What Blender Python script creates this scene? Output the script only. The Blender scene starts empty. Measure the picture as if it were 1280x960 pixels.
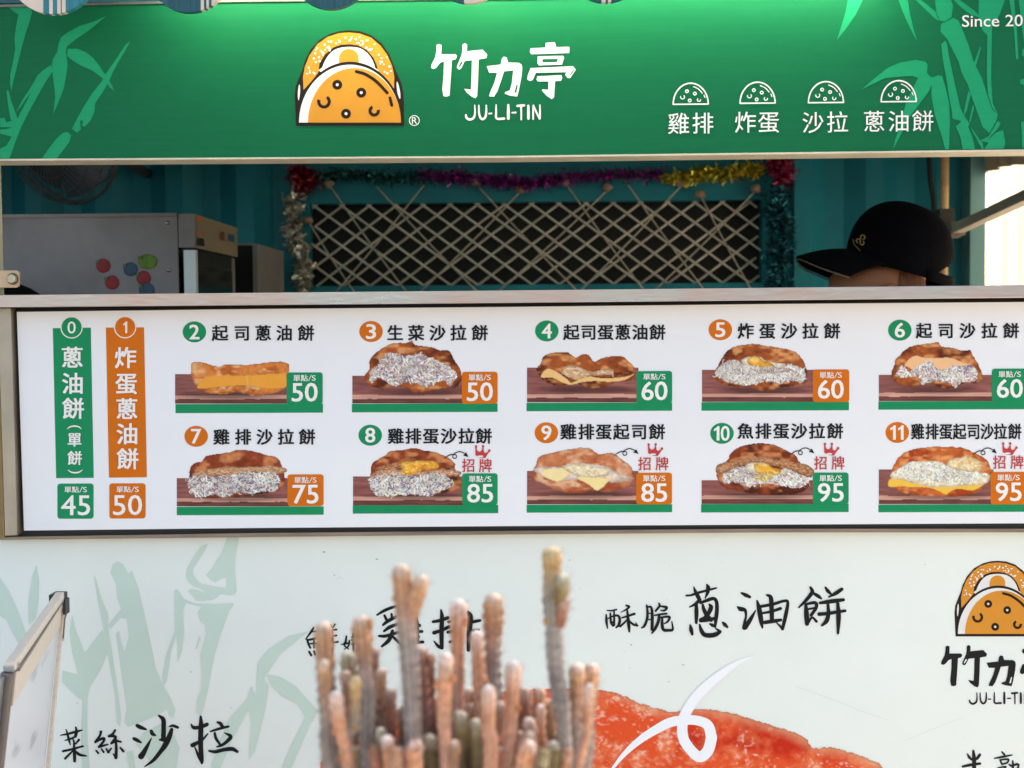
import bpy, bmesh, math, random
import numpy as np
from mathutils import Vector, Matrix
from math import radians, sin, cos, pi

scene = bpy.context.scene
COL = scene.collection
random.seed(7)

# ---------------------------------------------------------------- camera
F_PX = 1700.0
YAW, PITCH, ROLL = radians(0.924), radians(-2.576), radians(-0.470)
CAM = Vector((0.0, 0.0, 1.5))
_f = Vector((-sin(YAW) * cos(PITCH), cos(YAW) * cos(PITCH), sin(PITCH)))
_r = Vector((cos(YAW), sin(YAW), 0.0))
_u = _r.cross(_f)
RIGHT = _r * cos(ROLL) + _u * sin(ROLL)
UP = -_r * sin(ROLL) + _u * cos(ROLL)
cd = bpy.data.cameras.new('camera')
cd.sensor_width = 36.0
cd.lens = F_PX / 1280.0 * 36.0
cd.clip_start, cd.clip_end = 0.05, 500.0
cd.dof.use_dof = True
cd.dof.focus_distance = 2.0
cd.dof.aperture_fstop = 5.6
cam = bpy.data.objects.new('camera', cd)
M = Matrix((RIGHT, UP, -_f)).transposed().to_4x4()
M.translation = CAM
cam.matrix_world = M
COL.objects.link(cam)
scene.camera = cam

# ---------------------------------------------------------------- world, sun, exposure
SUN_EL, SUN_AZ = radians(44), radians(40)     # azimuth from +Y towards +X: behind and to the right of the stall
w = bpy.data.worlds.new('World'); scene.world = w; w.use_nodes = True
nt = w.node_tree; nt.nodes.clear()
sky = nt.nodes.new('ShaderNodeTexSky'); sky.sky_type = 'NISHITA'; sky.sun_disc = False
sky.sun_elevation = SUN_EL; sky.sun_rotation = SUN_AZ
sky.air_density = 1.0; sky.dust_density = 3.0; sky.ozone_density = 1.0
bg = nt.nodes.new('ShaderNodeBackground'); bg.inputs['Strength'].default_value = 0.12
wo = nt.nodes.new('ShaderNodeOutputWorld')
nt.links.new(sky.outputs[0], bg.inputs[0]); nt.links.new(bg.outputs[0], wo.inputs[0])
sl = bpy.data.lights.new('sun', 'SUN'); sl.energy = 4.5; sl.angle = radians(0.6); sl.color = (1.0, 0.95, 0.87)
so = bpy.data.objects.new('sun', sl)
sd = Vector((sin(SUN_AZ) * cos(SUN_EL), cos(SUN_AZ) * cos(SUN_EL), sin(SUN_EL)))
so.rotation_euler = sd.to_track_quat('Z', 'Y').to_euler(); so.location = (4, 4, 8)
COL.objects.link(so)
vs = scene.view_settings
vs.view_transform = 'Standard'; vs.look = 'None'; vs.gamma = 1.0; vs.exposure = 1.93
vs.use_white_balance = True; vs.white_balance_temperature = 7650; vs.white_balance_tint = 10.0
scene.cycles.use_denoising = True
scene.cycles.max_bounces = 8

# ---------------------------------------------------------------- helpers
def at(px, py, Y):
    d = _f + (float(px) - 640.0) / F_PX * RIGHT - (float(py) - 480.0) / F_PX * UP
    t = (float(Y) - CAM.y) / d.y
    return CAM + d * t

def at_np(px, py, Y):
    f = np.array(_f); r = np.array(RIGHT); u = np.array(UP)
    d = f[None, :] + ((px - 640.0) / F_PX)[:, None] * r - ((py - 480.0) / F_PX)[:, None] * u
    t = (Y - CAM.y) / d[:, 1]
    return np.array(CAM)[None, :] + d * t[:, None]

def lin(c):
    return tuple(((v / 255.0) / 12.92 if v / 255.0 <= 0.04045 else ((v / 255.0 + 0.055) / 1.055) ** 2.4) for v in c)

SKINP = {}
def mat(name, rgb, rough=0.5, metal=0.0, nscale=0.0, namt=0.0, bump=0.0, stretch=(1, 1, 1), spec=0.5, bscale=None, second=None, coat=0.0, emit=0.0):
    m = bpy.data.materials.new(name); m.use_nodes = True
    t = m.node_tree; b = t.nodes['Principled BSDF']
    c = lin(rgb) + (1.0,)
    b.inputs['Base Color'].default_value = c
    b.inputs['Roughness'].default_value = rough
    b.inputs['Metallic'].default_value = metal
    b.inputs['Specular IOR Level'].default_value = spec
    b.inputs['Coat Weight'].default_value = coat
    if emit:
        b.inputs['Emission Color'].default_value = c
        b.inputs['Emission Strength'].default_value = emit
    if nscale:
        tc = t.nodes.new('ShaderNodeTexCoord'); mp = t.nodes.new('ShaderNodeMapping')
        mp.inputs['Scale'].default_value = stretch
        t.links.new(tc.outputs['Object'], mp.inputs['Vector'])
        nz = t.nodes.new('ShaderNodeTexNoise'); nz.inputs['Scale'].default_value = nscale
        nz.inputs['Detail'].default_value = 6.0; nz.inputs['Roughness'].default_value = 0.6
        t.links.new(mp.outputs[0], nz.inputs['Vector'])
        if namt or second:
            mr = t.nodes.new('ShaderNodeMapRange')
            mr.inputs['From Min'].default_value = 0.3; mr.inputs['From Max'].default_value = 0.7
            t.links.new(nz.outputs['Fac'], mr.inputs['Value'])
            mx = t.nodes.new('ShaderNodeMix'); mx.data_type = 'RGBA'
            if second:
                s2 = lin(second)
                mx.inputs[6].default_value = c; mx.inputs[7].default_value = s2 + (1.0,)
            else:
                mx.inputs[6].default_value = tuple(max(0, v * (1 - namt)) for v in c[:3]) + (1.0,)
                mx.inputs[7].default_value = tuple(min(1, v * (1 + namt)) for v in c[:3]) + (1.0,)
            t.links.new(mr.outputs[0], mx.inputs[0]); t.links.new(mx.outputs[2], b.inputs['Base Color'])
            mr2 = t.nodes.new('ShaderNodeMapRange')
            mr2.inputs['To Min'].default_value = max(0.02, rough - 0.08); mr2.inputs['To Max'].default_value = min(1, rough + 0.08)
            t.links.new(nz.outputs['Fac'], mr2.inputs['Value']); t.links.new(mr2.outputs[0], b.inputs['Roughness'])
        if bump:
            n2 = nz
            if bscale:
                n2 = t.nodes.new('ShaderNodeTexNoise'); n2.inputs['Scale'].default_value = bscale; n2.inputs['Detail'].default_value = 4.0
                t.links.new(mp.outputs[0], n2.inputs['Vector'])
            bp = t.nodes.new('ShaderNodeBump'); bp.inputs['Strength'].default_value = bump; bp.inputs['Distance'].default_value = 0.002
            t.links.new(n2.outputs['Fac'], bp.inputs['Height']); t.links.new(bp.outputs[0], b.inputs['Normal'])
    return m

def vcol_mat(name, rough=0.5, spec=0.2, bump=0.0, attr='Col', nscale=0.0):
    m = bpy.data.materials.new(name); m.use_nodes = True
    t = m.node_tree; b = t.nodes['Principled BSDF']
    a = t.nodes.new('ShaderNodeAttribute'); a.attribute_name = attr
    t.links.new(a.outputs['Color'], b.inputs['Base Color'])
    b.inputs['Roughness'].default_value = rough; b.inputs['Specular IOR Level'].default_value = spec
    if bump:
        tc = t.nodes.new('ShaderNodeTexCoord'); n2 = t.nodes.new('ShaderNodeTexNoise'); n2.inputs['Scale'].default_value = nscale
        t.links.new(tc.outputs['Object'], n2.inputs['Vector'])
        bp = t.nodes.new('ShaderNodeBump'); bp.inputs['Strength'].default_value = bump; bp.inputs['Distance'].default_value = 0.001
        t.links.new(n2.outputs['Fac'], bp.inputs['Height']); t.links.new(bp.outputs[0], b.inputs['Normal'])
    return m

def tag(o, label=None, cat=None, group=None, kind=None):
    if label: o['label'] = label
    if cat: o['category'] = cat
    if group: o['group'] = group
    if kind: o['kind'] = kind
    return o

def link(o, parent=None):
    COL.objects.link(o)
    if parent is not None:
        o.parent = parent
        o.matrix_parent_inverse = Matrix.Translation(-parent.location)
    return o

def empty(name, loc, label, cat, group=None):
    o = bpy.data.objects.new(name, None); o.location = loc; o.empty_display_size = 0.05
    COL.objects.link(o); tag(o, label, cat, group)
    return o

def mesh(name, verts, faces, m, parent=None, smooth=False):
    me = bpy.data.meshes.new(name)
    me.from_pydata([tuple(v) for v in verts], [], faces)
    if m: me.materials.append(m)
    if smooth:
        me.polygons.foreach_set('use_smooth', [True] * len(me.polygons))
    me.update()
    return link(bpy.data.objects.new(name, me), parent)

def bm_obj(name, bm, m, parent=None, smooth=False):
    bmesh.ops.recalc_face_normals(bm, faces=bm.faces)
    me = bpy.data.meshes.new(name); bm.to_mesh(me); bm.free()
    ms = m if isinstance(m, (list, tuple)) else [m]
    for x in ms: me.materials.append(x)
    if smooth: me.polygons.foreach_set('use_smooth', [True] * len(me.polygons))
    return link(bpy.data.objects.new(name, me), parent)

def add_box(bm, x0, x1, y0, y1, z0, z1, bev=0.0):
    r = bmesh.ops.create_cube(bm, size=1.0)
    vsx = r['verts']
    for v in vsx:
        v.co = Vector((x0 if v.co.x < 0 else x1, y0 if v.co.y < 0 else y1, z0 if v.co.z < 0 else z1))
    if bev:
        es = list({e for v in vsx for e in v.link_edges})
        bmesh.ops.bevel(bm, geom=es, offset=bev, segments=2, profile=0.6, affect='EDGES')

def box(name, x0, x1, y0, y1, z0, z1, m, parent=None, bev=0.0):
    bm = bmesh.new(); add_box(bm, x0, x1, y0, y1, z0, z1, bev)
    return bm_obj(name, bm, m, parent)

def slab(name, pts, Y, thick, m, parent=None, bev=0.0):
    """prism whose front outline is given by picture points lying on the plane y=Y"""
    bm = bmesh.new()
    fr = [bm.verts.new(at(x, y, Y)) for x, y in pts]
    bk = [bm.verts.new(v.co + Vector((0, thick, 0))) for v in fr]
    n = len(fr)
    bm.faces.new(fr); bm.faces.new(bk[::-1])
    for i in range(n):
        j = (i + 1) % n
        bm.faces.new((fr[j], fr[i], bk[i], bk[j]))
    if bev:
        bmesh.ops.bevel(bm, geom=list(bm.edges), offset=bev, segments=2, profile=0.6, affect='EDGES')
    return bm_obj(name, bm, m, parent)

def catmull(pts, n=6, closed=False):
    P = [np.array(p, float) for p in pts]
    out = []
    L = len(P)
    rng = range(L if closed else L - 1)
    for i in rng:
        if closed:
            a, b, c, d = P[(i - 1) % L], P[i], P[(i + 1) % L], P[(i + 2) % L]
        else:
            a = P[i - 1] if i > 0 else 2 * P[0] - P[1]
            b, c = P[i], P[i + 1]
            d = P[i + 2] if i + 2 < L else 2 * P[-1] - P[-2]
        for k in range(n):
            t = k / n
            out.append(0.5 * ((2 * b) + (-a + c) * t + (2 * a - 5 * b + 4 * c - d) * t * t + (-a + 3 * b - 3 * c + d) * t ** 3))
    if not closed: out.append(P[-1])
    return out

def Z(ox, oy, s, pts):
    """points read on an enlarged crop -> picture points (and widths)"""
    return [((p[0] / s + ox), (p[1] / s + oy)) + ((p[2] / s,) if len(p) > 2 else ()) for p in pts]

class Sheet:
    """thin printed shapes on the plane y=Y, gathered into ONE mesh; each shape 0.04 mm in front of the last"""
    def __init__(self, Y, step=0.00004):
        self.Y, self.step, self.v, self.f, self.k = Y, step, [], [], 0
    def poly(self, pts, smooth=0):
        if smooth: pts = [tuple(p) for p in catmull(pts, smooth, True)]
        Yk = self.Y - self.k * self.step; self.k += 1
        n0 = len(self.v)
        vv = [at(p[0], p[1], Yk) for p in pts]
        self.v += vv
        a = sum(pts[i][0] * pts[(i + 1) % len(pts)][1] - pts[(i + 1) % len(pts)][0] * pts[i][1] for i in range(len(pts)))
        idx = list(range(n0, n0 + len(pts)))
        self.f.append(idx if a < 0 else idx[::-1])
    def stroke(self, pts, sub=6):
        P = catmull(pts, sub)
        Yk = self.Y - self.k * self.step; self.k += 1
        L, R = [], []
        for i, p in enumerate(P):
            q = P[min(i + 1, len(P) - 1)] - P[max(i - 1, 0)]
            d = math.hypot(q[0], q[1]) or 1.0
            nx, ny = -q[1] / d, q[0] / d
            h = max(p[2], 0.15) / 2
            L.append((p[0] + nx * h, p[1] + ny * h)); R.append((p[0] - nx * h, p[1] - ny * h))
        def cap(p, a, b):
            c = []
            a0 = math.atan2(a[1] - p[1], a[0] - p[0]); h = max(p[2], .15) / 2
            for k in range(1, 6):
                c.append((p[0] + h * cos(a0 + b * pi * k / 6), p[1] + h * sin(a0 + b * pi * k / 6)))
            return c
        n0 = len(self.v)
        for a, b in zip(L, R): self.v += [at(a[0], a[1], Yk), at(b[0], b[1], Yk)]
        for i in range(len(L) - 1):
            self.f.append([n0 + 2 * i, n0 + 2 * i + 2, n0 + 2 * i + 3, n0 + 2 * i + 1])
        for p, a, sgn, e in ((P[0], L[0], 1, 0), (P[-1], L[-1], -1, len(L) - 1)):
            cc = cap(p, a, sgn)
            m0 = len(self.v); self.v += [at(x, y, Yk) for x, y in cc]
            fc = [n0 + 2 * e] + list(range(m0, m0 + 5)) + [n0 + 2 * e + 1]
            self.f.append(fc if sgn < 0 else fc[::-1])
    def ellipse(self, cx, cy, rx, ry, n=28):
        self.poly([(cx + rx * cos(2 * pi * i / n), cy + ry * sin(2 * pi * i / n)) for i in range(n)])
    def ring(self, cx, cy, r, wd, n=28, a0=0, a1=2 * pi, ry=None):
        ry = ry or r
        Yk = self.Y - self.k * self.step; self.k += 1
        n0 = len(self.v)
        for i in range(n + 1):
            a = a0 + (a1 - a0) * i / n
            for q in (-wd / 2, wd / 2):
                self.v.append(at(cx + (r + q) * cos(a), cy + (ry + q) * sin(a), Yk))
        for i in range(n):
            self.f.append([n0 + 2 * i, n0 + 2 * i + 1, n0 + 2 * i + 3, n0 + 2 * i + 2])
    def raw(self, verts2d, faces):
        Yk = self.Y - self.k * self.step; self.k += 1
        n0 = len(self.v)
        self.v += [at(x, y, Yk) for x, y in verts2d]
        self.f += [[n0 + i for i in f] for f in faces]
    def build(self, name, m, parent):
        o = mesh(name, self.v, self.f, m, parent)
        self.v, self.f = [], []
        return o

def roundrect(x0, y0, x1, y1, r, dx=0.0, slope=0.0, n=4):
    pts = []
    for cx, cy, a in ((x1 - r, y0 + r, -pi / 2), (x1 - r, y1 - r, 0), (x0 + r, y1 - r, pi / 2), (x0 + r, y0 + r, pi)):
        for k in range(n + 1):
            b = a + pi / 2 * k / n
            pts.append((cx + r * cos(b), cy + r * sin(b)))
    return [(x, y - slope * (x - x0)) for x, y in pts]

_glyphs = {}
def glyph(s, bold=0.0):
    bold = 0.0
    k = (s, bold)
    if k not in _glyphs:
        c = bpy.data.curves.new('t', 'FONT'); c.body = s; c.resolution_u = 3; c.offset = bold; c.fill_mode = 'FRONT'
        o = bpy.data.objects.new('t', c); COL.objects.link(o)
        me = bpy.data.meshes.new_from_object(o)
        _glyphs[k] = ([(v.co.x, v.co.y) for v in me.vertices], [list(p.vertices) for p in me.polygons])
        bpy.data.objects.remove(o); bpy.data.curves.remove(c); bpy.data.meshes.remove(me)
    return _glyphs[k]

def slope_at(y): return 0.0123 - 1.11e-5 * y

def bold_steps(b):
    if b <= 0: return [(0, 0)]
    return [(0, 0), (b, b * .6), (-b, -b * .6), (b, -b * .6), (-b, b * .6)]

def put_one(sh, cx, y0, y1, wd):
    h = y1 - y0; b = wd
    sh.poly([(cx + b * .5, y0), (cx + b * .5, y1), (cx - b * .5, y1), (cx - b * .5, y0 + h * .26), (cx - b * 1.45, y0 + h * .36), (cx - b * 1.45, y0 + h * .20), (cx - b * .55, y0 + h * .10), (cx - b * .25, y0)])

def put_char(sh, ch, cx, cy, wx, wy=None, bold=0.0):
    wy = wy or wx
    v, f = glyph(ch)
    s = slope_at(cy); k0 = sh.k
    for bx, by in bold_steps(bold):
        sh.raw([(cx + (x + bx - 0.5) * wx, cy - (y + by - 0.375) * wy - s * (x - 0.5) * wx) for x, y in v], f)
    sh.k = k0

def fit_text(sh, text, x0, y0, x1, y1, bold=0.0):
    v, f = glyph(text, bold)
    xs = [p[0] for p in v]; ys = [p[1] for p in v]
    ax, cx_, ay, cy_ = min(xs), max(xs), min(ys), max(ys)
    s = slope_at((y0 + y1) / 2); k0 = sh.k
    x0 += bold * (y1 - y0) * 1.4; x1 -= bold * (y1 - y0) * 1.4
    for bx, by in bold_steps(bold * 1.4):
      d = (y1 - y0); sh.raw([(bx * d + x0 + (x - ax) / (cx_ - ax) * (x1 - x0), by * d + y1 + (y - ay) / (cy_ - ay) * (y0 - y1) - s * ((x - ax) / (cx_ - ax) - .5) * (x1 - x0)) for x, y in v], f)
    sh.k = k0

def tube_data(pts, radii, sides=8, caps=True):
    V, Fc = [], []
    P = [Vector(p) for p in pts]
    up = Vector((0.13, 0.97, 0.2)).normalized()
    for i, p in enumerate(P):
        d = (P[min(i + 1, len(P) - 1)] - P[max(i - 1, 0)]).normalized()
        a = d.cross(up)
        if a.length < 1e-3: a = d.cross(Vector((1, 0, 0)))
        a.normalize(); b = d.cross(a)
        for k in range(sides):
            t = 2 * pi * k / sides
            V.append(p + (a * cos(t) + b * sin(t)) * radii[i])
    for i in range(len(P) - 1):
        for k in range(sides):
            k2 = (k + 1) % sides
            Fc.append([i * sides + k, i * sides + k2, (i + 1) * sides + k2, (i + 1) * sides + k])
    if caps:
        Fc.append(list(range(sides))[::-1]); Fc.append([(len(P) - 1) * sides + k for k in range(sides)])
    return V, Fc

def tube(name, pts, r, m, parent=None, sides=8):
    radii = r if isinstance(r, (list, tuple)) else [r] * len(pts)
    V, Fc = tube_data(pts, radii, sides)
    return mesh(name, V, Fc, m, parent, True)

# ---------------------------------------------------------------- materials
WHITE = mat('printed_white_film', (240, 238, 240), 0.46, spec=0.3, nscale=1.6, namt=0.02, bump=0.9, bscale=3.2)
PANEL = mat('pale_mint_film', (236, 240, 233), 0.46, spec=0.3, nscale=2.2, namt=0.035, bump=0.9, bscale=2.6)
INK = mat('black_ink', (20, 20, 24), 0.4, spec=0.2, nscale=60, namt=0.1)
INKW = mat('white_ink', (246, 240, 236), 0.4, spec=0.2, nscale=40, namt=0.02)
CREAMW = mat('cream_white_ink', (232, 230, 226), 0.4, nscale=40, namt=0.02)
TGREEN = mat('tag_green_ink', (0, 142, 92), 0.5, spec=0.1, nscale=30, namt=0.05)
TORANGE = mat('tag_orange_ink', (220, 112, 30), 0.5, spec=0.1, nscale=30, namt=0.05)
RED = mat('red_ink', (200, 52, 52), 0.42, nscale=50, namt=0.08)
SIGN = mat('sign_green_film', (0, 102, 66), 0.5, spec=0.10, nscale=9, namt=0.05, stretch=(1, 1, 26), bump=0.04)
SIGNB = mat('sign_bamboo_film', (0, 152, 104), 0.5, spec=0.10, nscale=9, namt=0.05, stretch=(1, 1, 26), bump=0.04)
BAMBP = mat('pale_bamboo_ink', (203, 222, 208), 0.42, nscale=8, namt=0.03)
ORANGE = mat('logo_orange_ink', (224, 146, 52), 0.42, spec=0.2, nscale=25, namt=0.04)
BROWNK = mat('logo_brown_black_ink', (42, 24, 18), 0.42, spec=0.2, nscale=25, namt=0.05)
STEEL = mat('brushed_steel', (186, 182, 178), 0.36, 1.0, nscale=14, namt=0.10, stretch=(1, 6, 40), bump=0.08, bscale=40)
STEEL2 = mat('dull_warm_steel', (178, 166, 150), 0.45, 0.85, nscale=12, namt=0.15, bump=0.1, bscale=30)
GASKET = mat('black_rubber', (22, 24, 27), 0.6, nscale=40, namt=0.15)
CREAMT = mat('cream_trim_paint', (214, 202, 180), 0.45, nscale=18, namt=0.12)
TEAL = mat('teal_container_paint', (6, 128, 148), 0.5, spec=.25, nscale=5, namt=0.16, bump=0.15, bscale=30)
TEALD = mat('teal_outer_paint', (28, 96, 98), 0.5, nscale=6, namt=0.2, bump=0.15, bscale=30)
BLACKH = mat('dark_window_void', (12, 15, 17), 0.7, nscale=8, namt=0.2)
LATT = mat('bare_lattice_steel', (206, 198, 192), 0.5, 0.3, nscale=30, namt=0.2)
CORD = mat('twisted_cord', (186, 178, 166), 0.9, nscale=120, namt=0.25, bump=0.4)
FRIDGE = mat('dull_appliance_steel', (158, 154, 154), 0.55, 0.1, spec=.2, nscale=5, second=(126, 121, 120), bump=0.15, bscale=16)
FRIDGE2 = mat('warm_control_panel', (160, 146, 122), 0.5, 0.1, nscale=10, namt=0.08)
GLASSD = mat('dark_oven_glass', (22, 24, 28), 0.12, nscale=12, namt=0.3)
CAPM = mat('black_cap_cloth', (13, 13, 20), 0.95, spec=.1, nscale=200, namt=0.2, bump=0.5)
SKIN = mat('tan_skin', (176, 112, 78), 0.55, nscale=22, namt=0.10)
HAIR = mat('black_hair', (10, 9, 10), 0.9, spec=.15, nscale=90, namt=0.4, stretch=(1, 1, .2))
CLOTH = mat('navy_shirt_cloth', (38, 44, 58), 0.9, nscale=90, namt=0.15, bump=0.3)
GOLDT = mat('gold_thread', (214, 176, 110), 0.5, nscale=100, namt=0.2)
PLASTK = mat('black_plastic', (38, 38, 36), 0.45, nscale=40, namt=0.2)
GALV = mat('galvanised_steel', (158, 166, 168), 0.42, 0.7, nscale=35, namt=0.18)
DGALV = mat('brown_shaded_steel', (128, 118, 112), 0.5, 0.5, nscale=35, namt=0.12)
CREAMR = mat('cream_enamel_rail', (226, 210, 196), 0.4, nscale=160, namt=0.10, bump=0.3, bscale=300)
TERRA = mat('terracotta', (170, 92, 62), 0.85, nscale=14, namt=0.2, bump=0.3)
SOIL = mat('gritty_soil', (74, 58, 46), 0.95, nscale=60, namt=0.5, bump=0.8)
WOODM = mat('stand_wood', (120, 82, 54), 0.6, nscale=5, namt=0.25, stretch=(1, 1, 12))
WOODP = mat('cream_painted_wood', (226, 206, 190), 0.6, nscale=9, namt=0.07, stretch=(12, 1, 1), bump=0.2)
WOODT = mat('worn_teal_painted_wood', (34, 120, 134), 0.6, nscale=11, namt=0.35, stretch=(14, 1, 1), bump=0.3)
WOODK = mat('dark_painted_wood', (20, 84, 96), 0.6, nscale=14, namt=0.5, stretch=(16, 1, 1), bump=0.3)
PAVE = mat('grey_paving_slab', (150, 146, 138), 0.85, nscale=6, namt=0.15, bump=0.4, bscale=40)
ASPH = mat('asphalt', (64, 64, 66), 0.9, nscale=30, namt=0.25, bump=0.6, bscale=120)
PRINT = vcol_mat('printed_photo', 0.5, 0.18)

LAMP_E = 9.0
YS, YM, YL = 1.95, 2.0, 2.025      # sign face, menu face, lower panel face

# ================================================================= setting: ground
def ground_sheet(name, x0, x1, y0, y1, z, m):
    o = mesh(name, [(x0, y0, z), (x1, y0, z), (x1, y1, z), (x0, y1, z)], [[0, 1, 2, 3]], m)
    tag(o, kind='structure'); return o
ground_sheet('ground', -150, 150, -150, 150, -0.12, ASPH)
pv = box('pavement', -12, 12, -1.6, 12, -0.119, 0.0, PAVE); tag(pv, kind='structure')

# ================================================================= the container stall
XL, XR, YB, ZT = -3.6, 1.055, 3.30, 2.55     # inside left, right, back, ceiling
stall = empty('food_stall', (0, 2.2, 0), 'teal corrugated container stall with an open serving hatch and diamond lattice window', 'stall')
ZF = 0.14
box('floor_deck', XL - .05, XR + .05, 2.06, YB + .1, 0.02, ZF, mat('deck_board', (112, 96, 80), 0.8, nscale=6, namt=0.2), stall)
box('roof', XL - .06, XR + .06, 2.0, YB + .14, ZT + .002, ZT + .08, TEALD, stall)
box('bounce_ceiling_panel', XL, XR - .04, 2.1, YB - .04, ZT - .03, ZT - .001, mat('cream_bounce_board', (232, 228, 218), .7, nscale=3, namt=.05), stall)  # unseen pale panel, added under the roof to bounce light inside
# corrugated back wall: profile extruded vertically, with the window hole between WX0..WX1
WX0, WX1 = at(388.5, 300, YB).x, at(951.5, 300, YB).x
WZ1, WZ0 = at(640, 253, YB).z, at(640, 356, YB).z
PX0, PX1 = at(352, 300, YB).x, at(991, 300, YB).x
def corr_profile(xs, xe, first=0.0):
    """trapezoid corrugation from xs to xe, outer flats at y=YB, inner ones 34 mm nearer"""
    pts = []; x = xs; k = 0
    seg = [0.041, 0.041, 0.043, 0.045]
    dep = 0.034
    prof = [(0.0, YB - dep), (seg[0], YB - dep), (seg[0] + seg[1], YB), (seg[0] + seg[1] + seg[2], YB)]
    per = sum(seg)
    while x < xe:
        for dx, y in prof:
            if x + dx < xe: pts.append((x + dx, y))
        x += per
    pts.append((xe, pts[-1][1]))
    return pts
def corr_wall(name, xs, xe, z0, z1):
    p = corr_profile(xs, xe)
    V, Fc = [], []
    for x, y in p: V += [(x, y, z0), (x, y, z1), (x, y + .004, z0), (x, y + .004, z1)]
    for i in range(len(p) - 1):
        a = 4 * i; b = a + 4
        Fc += [[a, b, b + 1, a + 1], [a + 2, a + 3, b + 3, b + 2], [a + 1, b + 1, b + 3, a + 3]]
    return mesh(name, V, Fc, TEAL, stall)
corr_wall('corrugated_wall', XL, PX0 + .003, ZF, ZT)
box('wall_backing', XL, XR, YB + .05, YB + .06, ZF, ZT, TEALD, stall)
corr_wall('corrugated_wall', PX1 - .003, XR - .035, ZF, ZT)
# flat window surround (four butted plates) and the dark window behind
t_ = 0.012
box('window_surround', PX0, PX1, YB - t_, YB + .03, WZ1, ZT, TEAL, stall)
box('window_surround', PX0, PX1, YB - t_, YB + .03, ZF, WZ0, TEAL, stall)
box('window_surround', PX0, WX0, YB - t_, YB + .03, WZ0, WZ1, TEAL, stall)
box('window_surround', WX1, PX1, YB - t_, YB + .03, WZ0, WZ1, TEAL, stall)
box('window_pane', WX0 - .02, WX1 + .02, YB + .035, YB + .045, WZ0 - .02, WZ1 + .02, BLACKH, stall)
# expanded metal lattice in the window
def lattice():
    V, Fc = [], []
    pw = 33.85 / 1700 * YB; ph = 25.0 / 1700 * YB
    wx, wz = WX1 - WX0, WZ1 - WZ0
    for sgn in (1, -1):
        n = int(wx / pw + wz / ph) + 4
        for i in range(-n, n):
            # line: x = c + sgn*(z)*(pw/ph)
            c = i * pw + 0.010
            seg = []
            zs = np.linspace(0, wz, 24)
            pts = [(c + sgn * (z - 0.0) * pw / ph, z) for z in zs]
            pts = [p for p in pts if 0 <= p[0] <= wx]
            if len(pts) < 2: continue
            P = []
            # clip exactly
            for p in pts: P.append((WX0 + p[0], YB + 0.006 + (0.002 if sgn > 0 else -0.002), WZ0 + p[1]))
            v, f = tube_data([P[0], P[-1]], [0.0031] * 2, 5)
            n0 = len(V); V += v; Fc += [[a + n0 for a in q] for q in f]
    # small welded knots at crossings
    return V, Fc
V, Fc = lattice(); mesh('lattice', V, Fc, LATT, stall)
# end wall on the right with a curtained opening
box('end_wall', XR - .035, XR, YB - .10, YB, ZF, ZT, mat('blue_grey_paint', (96, 146, 156), 0.5, nscale=6, namt=0.1), stall)
box('end_wall', XR - .035, XR, 2.06, 2.14, ZF, ZT, TEAL, stall)
box('end_wall', XR - .035, XR, 2.14, YB - .10, 2.30, ZT, TEAL, stall)
box('end_wall', XL - .04, XL, 2.06, YB + .03, ZF, ZT, TEAL, stall)
# hatch surround: header above the sign, wall to the left
box('header_panel', XL, XR, 2.03, 2.058, at(640, 5, 2.03).z + .01, ZT, TEALD, stall)
hx = at(-2, 400, 2.06).x
pl_, pr_ = at(-22, 400, 2.06).x, at(1349, 400, 2.06).x
box('front_wall', XL, pl_ - .032, 2.06, 2.09, ZF, 1.48, TEALD, stall)
box('front_wall', XL, XL + .9, 2.06, 2.09, 1.481, ZT, TEALD, stall)
box('front_wall', pr_ + .032, XR, 2.06, 2.09, ZF, 1.48, TEALD, stall)
box('front_post', pl_ - .03, pl_, 2.059, 2.09, ZF, ZT, TEALD, stall)
box('front_post', pr_, pr_ + .03, 2.059, 2.09, ZF, ZT, TEALD, stall)
# cream hatch strut on the extreme left, with the bolted bracket
bm = bmesh.new()
p0, p1 = at(-6, 196, 2.0), at(2.3, 372, 2.0)
add_box(bm, p0.x, p1.x, 1.985, 2.01, p1.z, p0.z, .0015)
bm_obj('hatch_strut', bm, mat('pale_olive_paint', (196, 194, 164), 0.5, nscale=14, namt=0.12), stall)
pts = roundrect(-8, 338, 23.5, 359.5, 4.0)
slab('bracket', pts, 1.975, 0.006, mat('rusty_cream_steel', (222, 196, 172), 0.5, 0.2, nscale=22, second=(190, 150, 112)), stall, 0.001)
bc = at(14.8, 348.5, 1.97)
bm = bmesh.new()
bmesh.ops.create_cone(bm, cap_ends=True, segments=6, radius1=0.0072, radius2=0.0066, depth=0.006, matrix=Matrix.Translation(bc) @ Matrix.Rotation(pi / 2, 4, 'X'))
bm_obj('bolt', bm, mat('worn_zinc', (190, 182, 160), 0.45, 0.6, nscale=80, namt=0.3), stall)
bm = bmesh.new()
bmesh.ops.create_cone(bm, cap_ends=True, segments=20, radius1=0.0085, radius2=0.0085, depth=0.0015, matrix=Matrix.Translation(bc + Vector((0, .003, 0))) @ Matrix.Rotation(pi / 2, 4, 'X'))
bm_obj('washer', bm, mat('rust', (96, 66, 40), 0.8, nscale=80, namt=0.3), stall)

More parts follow.
